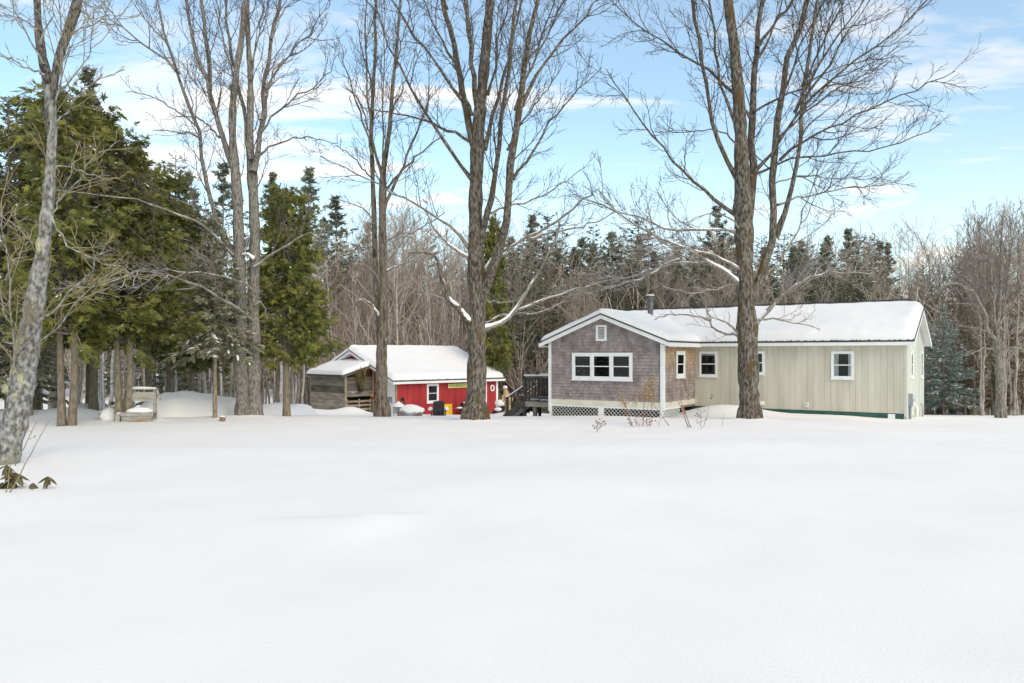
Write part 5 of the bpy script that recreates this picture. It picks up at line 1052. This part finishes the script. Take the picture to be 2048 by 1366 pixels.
# ---------------------------------------------------------------- small things in the yard
def on(px, py, D): p = at(px, py, D); return (p[0], p[1], float(gz(p[0], p[1])))
# wooden bench
bp = on(279, 850, 25.0); bench = thing('bench', 'grey wooden garden bench with snow on its seat and back', 'bench', bp, 0.12)
W_ = 0.98; zb_ = -0.1
for x in (-W_ / 2 + 0.07, W_ / 2 - 0.07):
    MB().box(x - 0.05, x + 0.05, 0.16, 0.24, zb_, 1.0).build('back_post', BENCHW, bench); MB().box(x - 0.045, x + 0.045, -0.26, -0.18, zb_, 0.24).build('leg', BENCHW, bench)
MB().box(-W_ / 2 + 0.06, W_ / 2 - 0.06, 0.12, 0.158, 0.62, 0.92).build('backrest', BENCHW, bench)
MB().box(-W_ / 2 - 0.02, W_ / 2 + 0.02, 0.08, 0.26, 1.0, 1.035).build('cap_board', BENCHW, bench)
for s_ in (-1, 1): MB().bar((s_ * (W_ / 2 + 0.0), 0.17, 1.02), (s_ * (W_ / 2 + 0.10), 0.17, 0.66), 0.10, 0.04).build('side_bracket', BENCHW, bench)
for k in range(4): MB().box(-W_ / 2 - 0.03, W_ / 2 + 0.03, -0.27 + k * 0.115, -0.27 + k * 0.115 + 0.105, 0.24, 0.275).build('seat_slat', BENCHW, bench)
for k in range(9): x = -W_ / 2 + 0.10 + k * 0.088; MB().box(x, x + 0.078, -0.275, -0.255, zb_, 0.15).build('front_slat', BENCHW, bench)
MB().box(-W_ / 2, W_ / 2, -0.285, -0.262, 0.155, 0.238).build('apron', BENCHW, bench)
MB().box(-W_ / 2 - 0.18, -W_ / 2 - 0.035, -0.24, 0.1, zb_, 0.22).build('side_box', BENCHW, bench)
MB().blob((0.02, -0.05, 0.275), (W_ / 2 - 0.05, 0.2, 0.16), 0, 18, 8, 0.05, flat=0.272).build('snow', SNOWR, bench)
MB().blob((0, 0.17, 1.03), (W_ / 2 + 0.0, 0.09, 0.07), 0, 18, 8, 0.05, flat=1.034).build('snow', SNOWR, bench)
MB().blob((-W_ / 2 - 0.10, -0.07, 0.22), (0.09, 0.16, 0.06), 0, 10, 6, 0.05, flat=0.218).build('snow', SNOWR, bench)
# snow buried garden furniture left of the bench
p_ = on(222, 838, 25.4); ch = thing('garden_chair', 'grey wooden chair half buried in snow left of the bench', 'chair', p_, 0.5)
MB().bar((-0.35, 0, 0.15), (0.22, 0, 0.48), 0.06, 0.05).build('armrest', BENCHW, ch); MB().bar((-0.32, 0.3, 0.15), (0.2, 0.3, 0.45), 0.06, 0.05).build('armrest', BENCHW, ch); MB().box(-0.36, -0.30, -0.03, 0.03, -0.1, 0.3).build('leg', BENCHW, ch)
MB().box(0.15, 0.2, 0, 0.3, -0.1, 0.42).build('backrest', GREYP, ch); MB().blob((0, 0.1, 0.1), (0.36, 0.3, 0.28), 0, 14, 9, 0.08).build('snow', SNOWR, ch)
# cut log in the snow
p_ = on(445, 846, 25.6); lg = thing('log', 'short cut log lying on the snow below the spruce trunk', 'log', (p_[0], p_[1], p_[2] + 0.06), 0.35)
MB().tubes([(0, -0.17, 0), (0, 0.17, 0.01)], [0.095, 0.10], 12, cap=True).tubes([(0, 0.17, 0.01), (0, -0.17, 0)], [0.094, 0.094], 12, cap=True).build('log_body', mat('log_bark', (0.16, 0.10, 0.06), (0.3, 0.2, 0.12), 6, 0.9, bump=0.5), lg); MB().blob((0, 0, 0.09), (0.09, 0.15, 0.04), 0, 10, 6, 0.1).build('snow', SNOWR, lg)
for px, lab in ((608, 'small dark lump poking from the drift left of the lean-to'), (619, 'taller dark lump poking from the drift left of the lean-to')):
    p_ = on(px, 829, 40.5); o = MB().blob((0, 0, 0), (0.11, 0.12, 0.10 if px == 608 else 0.19), 0, 9, 6, 0.25).build('stone', STEM); o.location = (p_[0], p_[1], p_[2] + 0.1); tag(o, lab, 'stone')
# hanging planter under the lean-to eave
M_ = Matrix.Translation(GL) @ Matrix.Rotation(GA, 4, 'Z')
q = hit(GL, GA, 1, SY - 0.22, 722, 784); p_ = M_ @ Vector(q); hpnt = thing('hanging_planter', 'dark hanging basket with dead brown plant under the lean-to eave', 'planter', tuple(p_))
MB().tubes([(0, 0, 0), (0, 0, 0.03), (0, 0, 0.12), (0, 0, 0.2)], [0.02, 0.10, 0.16, 0.17], 14).build('pot', BLACK, hpnt); hb = np.random.default_rng(5); n = 150
P = np.zeros((n, 4, 3)); dr_ = np.stack([hb.normal(0, 0.28, n), hb.normal(0, 0.2, n), np.full(n, 1.0)], -1); P[:, :, :] = np.array((0, 0, 0.18)) + nrm(dr_)[:, None, :] * (hb.uniform(0.5, 1.35, n)[:, None] * np.linspace(0, 1, 4))[..., None] + hb.normal(0, 0.02, (n, 4, 3))
MB().tubes(P, np.full((n, 4), 0.013), 3).build('dead_foliage', DEADPL, hpnt, kind='stuff')
for a in range(3): MB().tubes([(0.16 * math.cos(a * 2.1), 0.16 * math.sin(a * 2.1), 0.2), (0, 0, 1.35)], [0.008, 0.008], 4).build('chain', BLACK, hpnt)
q = hit(GL, GA, 1, SY - 0.1, 744, 790); p_ = M_ @ Vector(q); o = MB().blob((0, 0, 0), (0.16, 0.1, 0.13), 0, 12, 8, 0.18).blob((0.17, 0, 0.03), (0.08, 0.07, 0.08), 1, 8, 6, 0.1).build('bundle', [mat('orange_brown', (0.40, 0.20, 0.06), (0.52, 0.30, 0.10), 8, 0.8), BLACK]); o.location = p_; tag(o, 'small orange brown bundle resting on the pallet by the lean-to', 'bundle')
# lantern, snow capped table and rocks before the garage corner
p_ = on(797, 838, 39.5); t_ = thing('side_table', 'small grey table with a pointed cap of snow before the garage corner', 'table', p_, 0.3)
MB().box(-0.30, 0.30, -0.25, 0.25, 0.42, 0.47).build('table_top', GREYP, t_); MB().box(-0.26, 0.30, -0.24, -0.2, 0.12, 0.42).build('side_panel', GREYP, t_)
for x in (-0.27, 0.27): MB().box(x - 0.025, x + 0.025, -0.2, -0.15, -0.3, 0.42).build('leg', GREYP, t_)
c_ = MB(); c_.tubes([(0, 0, 0.44), (0, 0, 0.50), (0, 0, 0.62), (0, 0, 0.72)], [0.36, 0.34, 0.16, 0.02], 12, jit=0.08); c_.build('snow', SNOWR, t_)
p_ = (p_[0] + 0.10, p_[1] + 0.8, p_[2] + 0.45); ln_ = thing('lantern', 'black lantern with a dull red side above the snow capped table', 'lantern', p_)
MB().tubes([(0, 0, -0.9), (0, 0, 0)], [0.03, 0.03], 6).build('lantern_post', BLACK, ln_); MB().tubes([(0, 0, 0), (0, 0, 0.04), (0, 0, 0.30), (0, 0, 0.34), (0, 0, 0.45)], [0.07, 0.11, 0.10, 0.12, 0.02], 8).build('lantern_body', BLACK, ln_); MB().box(-0.05, 0.05, -0.115, -0.09, 0.07, 0.24).build('lantern_pane', mat('dull_red', (0.35, 0.12, 0.10), (0.45, 0.18, 0.15), 4, 0.6), ln_)
rk = thing('rock', 'snow covered boulder with dark gaps beside the snow capped table', 'rock', on(822, 834, 39.2)); MB().blob((0, 0, 0.12), (0.62, 0.4, 0.30), 0, 16, 9, 0.16).build('rock_body', GREYP, rk); MB().blob((0, 0.03, 0.24), (0.66, 0.42, 0.32), 0, 18, 9, 0.10, flat=0.14).build('snow', SNOWR, rk)
for x, r_ in ((-0.55, 0.10), (-0.38, 0.12), (0.25, 0.09), (0.5, 0.11)): MB().blob((x, -0.33, 0.06), (r_ * 1.2, 0.12, r_), 0, 8, 6, 0.2).build('stone', STEM, rk)
# adirondack chair seen from behind
p_ = on(877, 834, 41.5); p_ = (p_[0], p_[1], min(p_[2], -1.25)); ad = thing('adirondack_chair', 'black slatted garden chair seen from behind before the red garage', 'chair', p_, 0.12)
for k in range(6):
    x = -0.30 + k * 0.103; hgt = 0.92 + 0.06 * math.sin(math.pi * (k + 0.5) / 6); MB().bar((x + 0.048, -0.02, 0.0), (x + 0.048, -0.28, hgt), 0.1, 0.022, up=(0, 1, 0)).build('back_slat', BLACK, ad)
for s_ in (-1, 1):
    MB().box(s_ * 0.40 - 0.08, s_ * 0.40 + 0.08, -0.15, 0.55, 0.42, 0.445).build('armrest', BLACK, ad); MB().box(s_ * 0.38 - 0.03, s_ * 0.38 + 0.03, 0.40, 0.48, -0.1, 0.42).build('leg', BLACK, ad); MB().bar((s_ * 0.38, -0.1, 0.42), (s_ * 0.34, -0.25, 0.0), 0.06, 0.04).build('leg', BLACK, ad)
    MB().blob((s_ * 0.43, 0.2, 0.45), (0.14, 0.36, 0.17), 0, 12, 8, 0.08, flat=0.447).build('snow', SNOWR, ad)
MB().box(-0.32, 0.32, 0.0, 0.5, 0.26, 0.29).build('seat', BLACK, ad); MB().box(-0.30, 0.30, -0.17, -0.145, 0.38, 0.46).build('back_rail', BLACK, ad); MB().blob((0, 0.26, 0.3), (0.3, 0.26, 0.2), 0, 12, 7, 0.1).build('snow', SNOWR, ad)
# yellow board leaning on the wall
a, b = gp(888, 826, 1, -0.12), gp(904.5, 807.5, 1, -0.12); p_ = M_ @ Vector((a[0], -0.14, a[2] - 0.2)); o = MB().box(0, b[0] - a[0], -0.012, 0.012, 0, b[2] - a[2] + 0.2).build('board', YELLOW); o.location = p_; o.rotation_euler = (math.radians(-4), 0, GA); tag(o, 'yellow board leaning on the red garage wall beside the black chair', 'board')
# grill
q = gp(930, 818, 1, -0.7); p_ = M_ @ Vector((q[0] + 0.15, -0.7, q[2] - 0.75)); gr = thing('grill', 'black barbecue grill with snow on its lid beside the maple trunk', 'grill', tuple(p_), GA)
for x in (-0.28, 0.28):
    for y in (-0.18, 0.18): MB().box(x - 0.02, x + 0.02, y - 0.02, y + 0.02, -0.2, 0.62).build('leg', BLACK, gr)
MB().box(-0.36, 0.36, -0.25, 0.25, 0.62, 0.84).build('firebox', BLACK, gr); th = np.linspace(0, math.pi, 9); pr = np.stack([0.25 * np.cos(th), 0.28 * np.sin(th)], -1)
V = np.array([[(x, y, 0.855 + z) for y, z in pr] for x in (-0.37, 0.37)]); MB().grid(V).add(V[0], [list(range(9))[::-1]]).add(V[1], [list(range(9))]).build('lid', BLACK, gr); MB().tubes([(-0.2, -0.3, 0.93), (0.2, -0.3, 0.93)], [0.015, 0.015], 6).build('handle', GALV, gr)
for s_ in (-1, 1): MB().box(min(s_ * 0.37, s_ * 0.78), max(s_ * 0.37, s_ * 0.78), -0.2, 0.2, 0.80, 0.83).build('side_shelf', GALV, gr); MB().blob((s_ * 0.57, 0, 0.83), (0.22, 0.2, 0.08), 0, 10, 6, 0.05, flat=0.83).build('snow', SNOWR, gr)
MB().blob((0, 0, 1.06), (0.36, 0.2, 0.15), 0, 12, 8, 0.06, flat=1.06).build('snow', SNOWR, gr)
# carved standing figure and snowy heap by the garage's right corner
p_ = on(1014, 822, 43.5); st = thing('carved_statue', 'tan carved wooden post statue with a cap of snow right of the garage', 'statue', (p_[0], p_[1], p_[2]), 0.2)
z_ = np.array((-0.2, 0.1, 0.35, 0.6, 0.85, 1.05, 1.2, 1.32)); MB().tubes(np.stack([0.05 * np.sin(z_ * 3) - 0.07 * (z_ - 0.5), 0 * z_, z_], -1), np.array((0.17, 0.17, 0.16, 0.22, 0.24, 0.19, 0.13, 0.10)), 12, jit=0.07).build('torso', CARVE, st); MB().blob((-0.10, -0.02, 1.36), (0.12, 0.12, 0.14), 0, 12, 8, 0.06).build('head', CARVE, st)
for s_ in (-1, 1): MB().tubes([(s_ * 0.20 - 0.03, 0, 1.0), (s_ * 0.27, -0.1, 0.75), (s_ * 0.14, -0.22, 0.55)], [0.075, 0.07, 0.055], 8).build('arm', CARVE, st)
MB().blob((-0.10, 0, 1.46), (0.14, 0.13, 0.09), 0, 12, 7, 0.08).build('snow', SNOWR, st); MB().blob((0.18, -0.05, 0.62), (0.1, 0.1, 0.07), 0, 8, 6, 0.1).build('snow', SNOWR, st)
p_ = on(1001, 820, 46); hp_ = thing('scrap_heap', 'dark snow capped heap beside the garage right corner', 'heap', p_)
for k in range(5): MB().blob((-0.3 + 0.17 * k, 0.1 * (k % 2), 0.15 + 0.2 * (k % 3)), (0.22, 0.2, 0.17), 0, 9, 6, 0.25).build('scrap', BLACK, hp_)
MB().blob((0, 0, 0.72), (0.36, 0.3, 0.22), 0, 12, 8, 0.15).build('snow', SNOWR, hp_); MB().blob((-0.15, -0.15, 0.38), (0.24, 0.2, 0.12), 0, 10, 6, 0.15).build('snow', SNOWR, hp_)
# dry stalks in front of the gable
def stalk(px0, py0, px1, py1, D, label, seeds=0, sc_=1.0, group=None, mat_=STEM, rad=0.008, side=0, seed_mat=WEED, tip_span=0.45):
    q = np.random.default_rng(int(px0 * 7 + py0)); a, b = at(px0, py0, D), at(px1, py1, D); zg = float(gz(a[0], a[1])); b = b + np.array((0, 0, 0)); root = thing('dry_plant', label, 'plant', (a[0], a[1], zg), 0, group)
    a = np.array((0, 0, -0.05)); b = b - np.array((root.location)); t = np.linspace(0, 1, 8)[:, None]; P = a * (1 - t) + b * t; P[1:-1] += q.normal(0, 0.012, (6, 3)); MB().tubes(P, rad * (1 - 0.5 * t[:, 0]), 5).build('stem', mat_, root)
    if side:
        m = MB()
        for k in range(side):
            s = 0.25 + 0.7 * (k + q.random()) / side; o = P[0] * (1 - s) + P[-1] * s; d = nrm(np.array((q.choice((-1, 1)) * 0.8, q.normal(0, 0.4), 0.5))); l = q.uniform(0.08, 0.22); m.tubes([o, o + d * l * 0.6, o + d * l + np.array((0, 0, -0.02))], [0.006, 0.005, 0.004], 4); m.blob(o + d * l, (0.018, 0.018, 0.018), 0, 6, 5, 0.2)
        m.build('side_twigs', mat_, root, kind='stuff')
    if seeds:
        m = MB()
        for k in range(seeds):
            s = 1 - tip_span * q.random() ** 0.8; o = P[0] * (1 - s) + P[-1] * s + q.normal(0, 1, 3) * np.array((0.055, 0.05, 0.03)) * sc_; m.tubes([o, o + q.normal(0, 0.03, 3), o + q.normal(0, 0.045, 3)], [0.005, 0.009, 0.004], 4)
        m.build('seed_heads', seed_mat, root, kind='stuff')
    return root
stalk(1192, 877, 1207, 841, 21.5, 'small dark sprig alone in the snow before the gable', side=14)
wg = 'orange seeded weeds before the shingled gable'
for px0, py0, px1, py1, n in ((1266, 862, 1238, 778, 40), (1272, 863, 1270, 775, 45), (1286, 862, 1290, 760, 60), (1292, 864, 1302, 757, 60), (1283, 860, 1296, 766, 50), (1297, 862, 1311, 765, 55), (1302, 862, 1308, 747, 40), (1264, 866, 1246, 800, 25)):
    stalk(px0, py0, px1, py1, 23.4, 'tall dry weed with orange seed clusters before the gable corner', n, 1.0, wg)
rg = 'bare reddish stems before the lattice'
for px0, px1, yt in ((1262, 1256, 828), (1268, 1258, 832), (1276, 1274, 834), (1281, 1279, 836), (1287, 1287, 832), (1296, 1291, 824), (1299, 1304, 835), (1303, 1292, 838), (1316, 1322, 836)): stalk(px0, 862 + (px0 % 5), px1, yt, 23.0, 'thin reddish stem standing in the snow before the lattice', 0, 1, rg, mat_=mat('red_stem', (0.22, 0.07, 0.07), (0.36, 0.16, 0.15), 5, 0.9) if 'RS' not in globals() else RS, rad=0.007, side=2)
stalk(1340, 857, 1304, 806, 23.3, 'long brown stalk leaning left across the house corner', rad=0.012)
for k, (px0, px1, py1) in enumerate(((1379, 1356, 800), (1384, 1358, 795))): stalk(px0, 869, px1, py1, 22.8, ('thin pale stake leaning left, tied with orange wrap', 'dark stake leaning left, tied with orange wrap')[k], rad=0.017, mat_=STEM)
a = at(1366, 822, 22.8); o = MB().tubes([(0.03, 0, -0.10), (0.02, 0, -0.05), (0.0, 0, 0), (-0.02, 0, 0.06), (-0.04, 0, 0.10)], [0.022, 0.033, 0.028, 0.033, 0.02], 10, jit=0.12).build('orange_wrap', ORANGE); o.location = a; tag(o, 'orange wrap tied round the two leaning stakes', 'wrap')
stalk(1407, 871, 1424, 790, 22.8, 'tall dry stem with dark seed heads right of the stakes', 6, 0.5, seed_mat=STEM, tip_span=0.12); stalk(1402, 877, 1402, 820, 22.4, 'dotted dry stem with side shoots right of the stakes', side=9)
stalk(1444, 866, 1449, 828, 23.0, 'thin faint stem between the dry stems and the maple trunk', rad=0.006)
# rhododendron leaves and whips at the left edge
rh = thing('rhododendron', 'curled brown green rhododendron leaves sticking out of the snow at the left edge', 'shrub', on(30, 975, 12.6)); rp = np.array(rh.location); q = np.random.default_rng(9)
def leaf_mesh(seed):
    h = np.random.default_rng(seed); n = 7; t = np.linspace(0, 1, n); w_ = 0.042 * np.sin(np.pi * np.clip(t * 0.92 + 0.06, 0, 1)) ** 0.8; x = 0.24 * t; z = -0.06 * t ** 2
    V = np.stack([np.stack([x, s * w_, z - 0.45 * abs(s) * w_], -1) for s in (-1, -0.4, 0, 0.4, 1)], 1); return MB().grid(V).mesh('leaf', LEAFR)
LM = [leaf_mesh(k) for k in range(3)]
for px, py, n, sc_ in ((14, 930, 12, 1.0), (22, 958, 14, 1.15), (5, 965, 8, 1.1), (66, 966, 7, 0.85), (96, 953, 8, 0.75), (30, 945, 8, 1.0)):
    c = at(px, py, 12.6) - rp; MB().tubes([(c[0] - 0.05, c[1], -0.15), (c[0], c[1], c[2])], [0.012, 0.008], 6).build('stem', STEM, rh)
    for k in range(n):
        o = shared('leaf', LM[k % 3], rh, tuple(c)); o.rotation_euler = (q.normal(0, 0.4), q.uniform(0.15, 1.25), k * 6.283 / n + q.normal(0, 0.25)); o.scale = (sc_ * q.uniform(0.8, 1.15),) * 3
stalk(10, 992, 48, 825, 12.2, 'long bare whip rising left of the rhododendron leaves', rad=0.009, mat_=TANSTEM); stalk(16, 993, 98, 842, 12.2, 'long bare whip leaning right over the rhododendron leaves', rad=0.010, mat_=TANSTEM)
stalk(28, 858, 74, 843, 15.0, 'low bare twig leaning right of the leaning trunk', rad=0.012, side=3, mat_=TANSTEM)
p_ = on(66, 992, 12.4); o = MB().tubes([(-0.03, 0, -0.03), (0.0, 0, 0.05), (0.02, 0, 0.10)], [0.006, 0.005, 0.004], 5).build('twig', STEM); o.location = p_; tag(o, 'tiny twig tip in the snow right of the whips', 'twig')
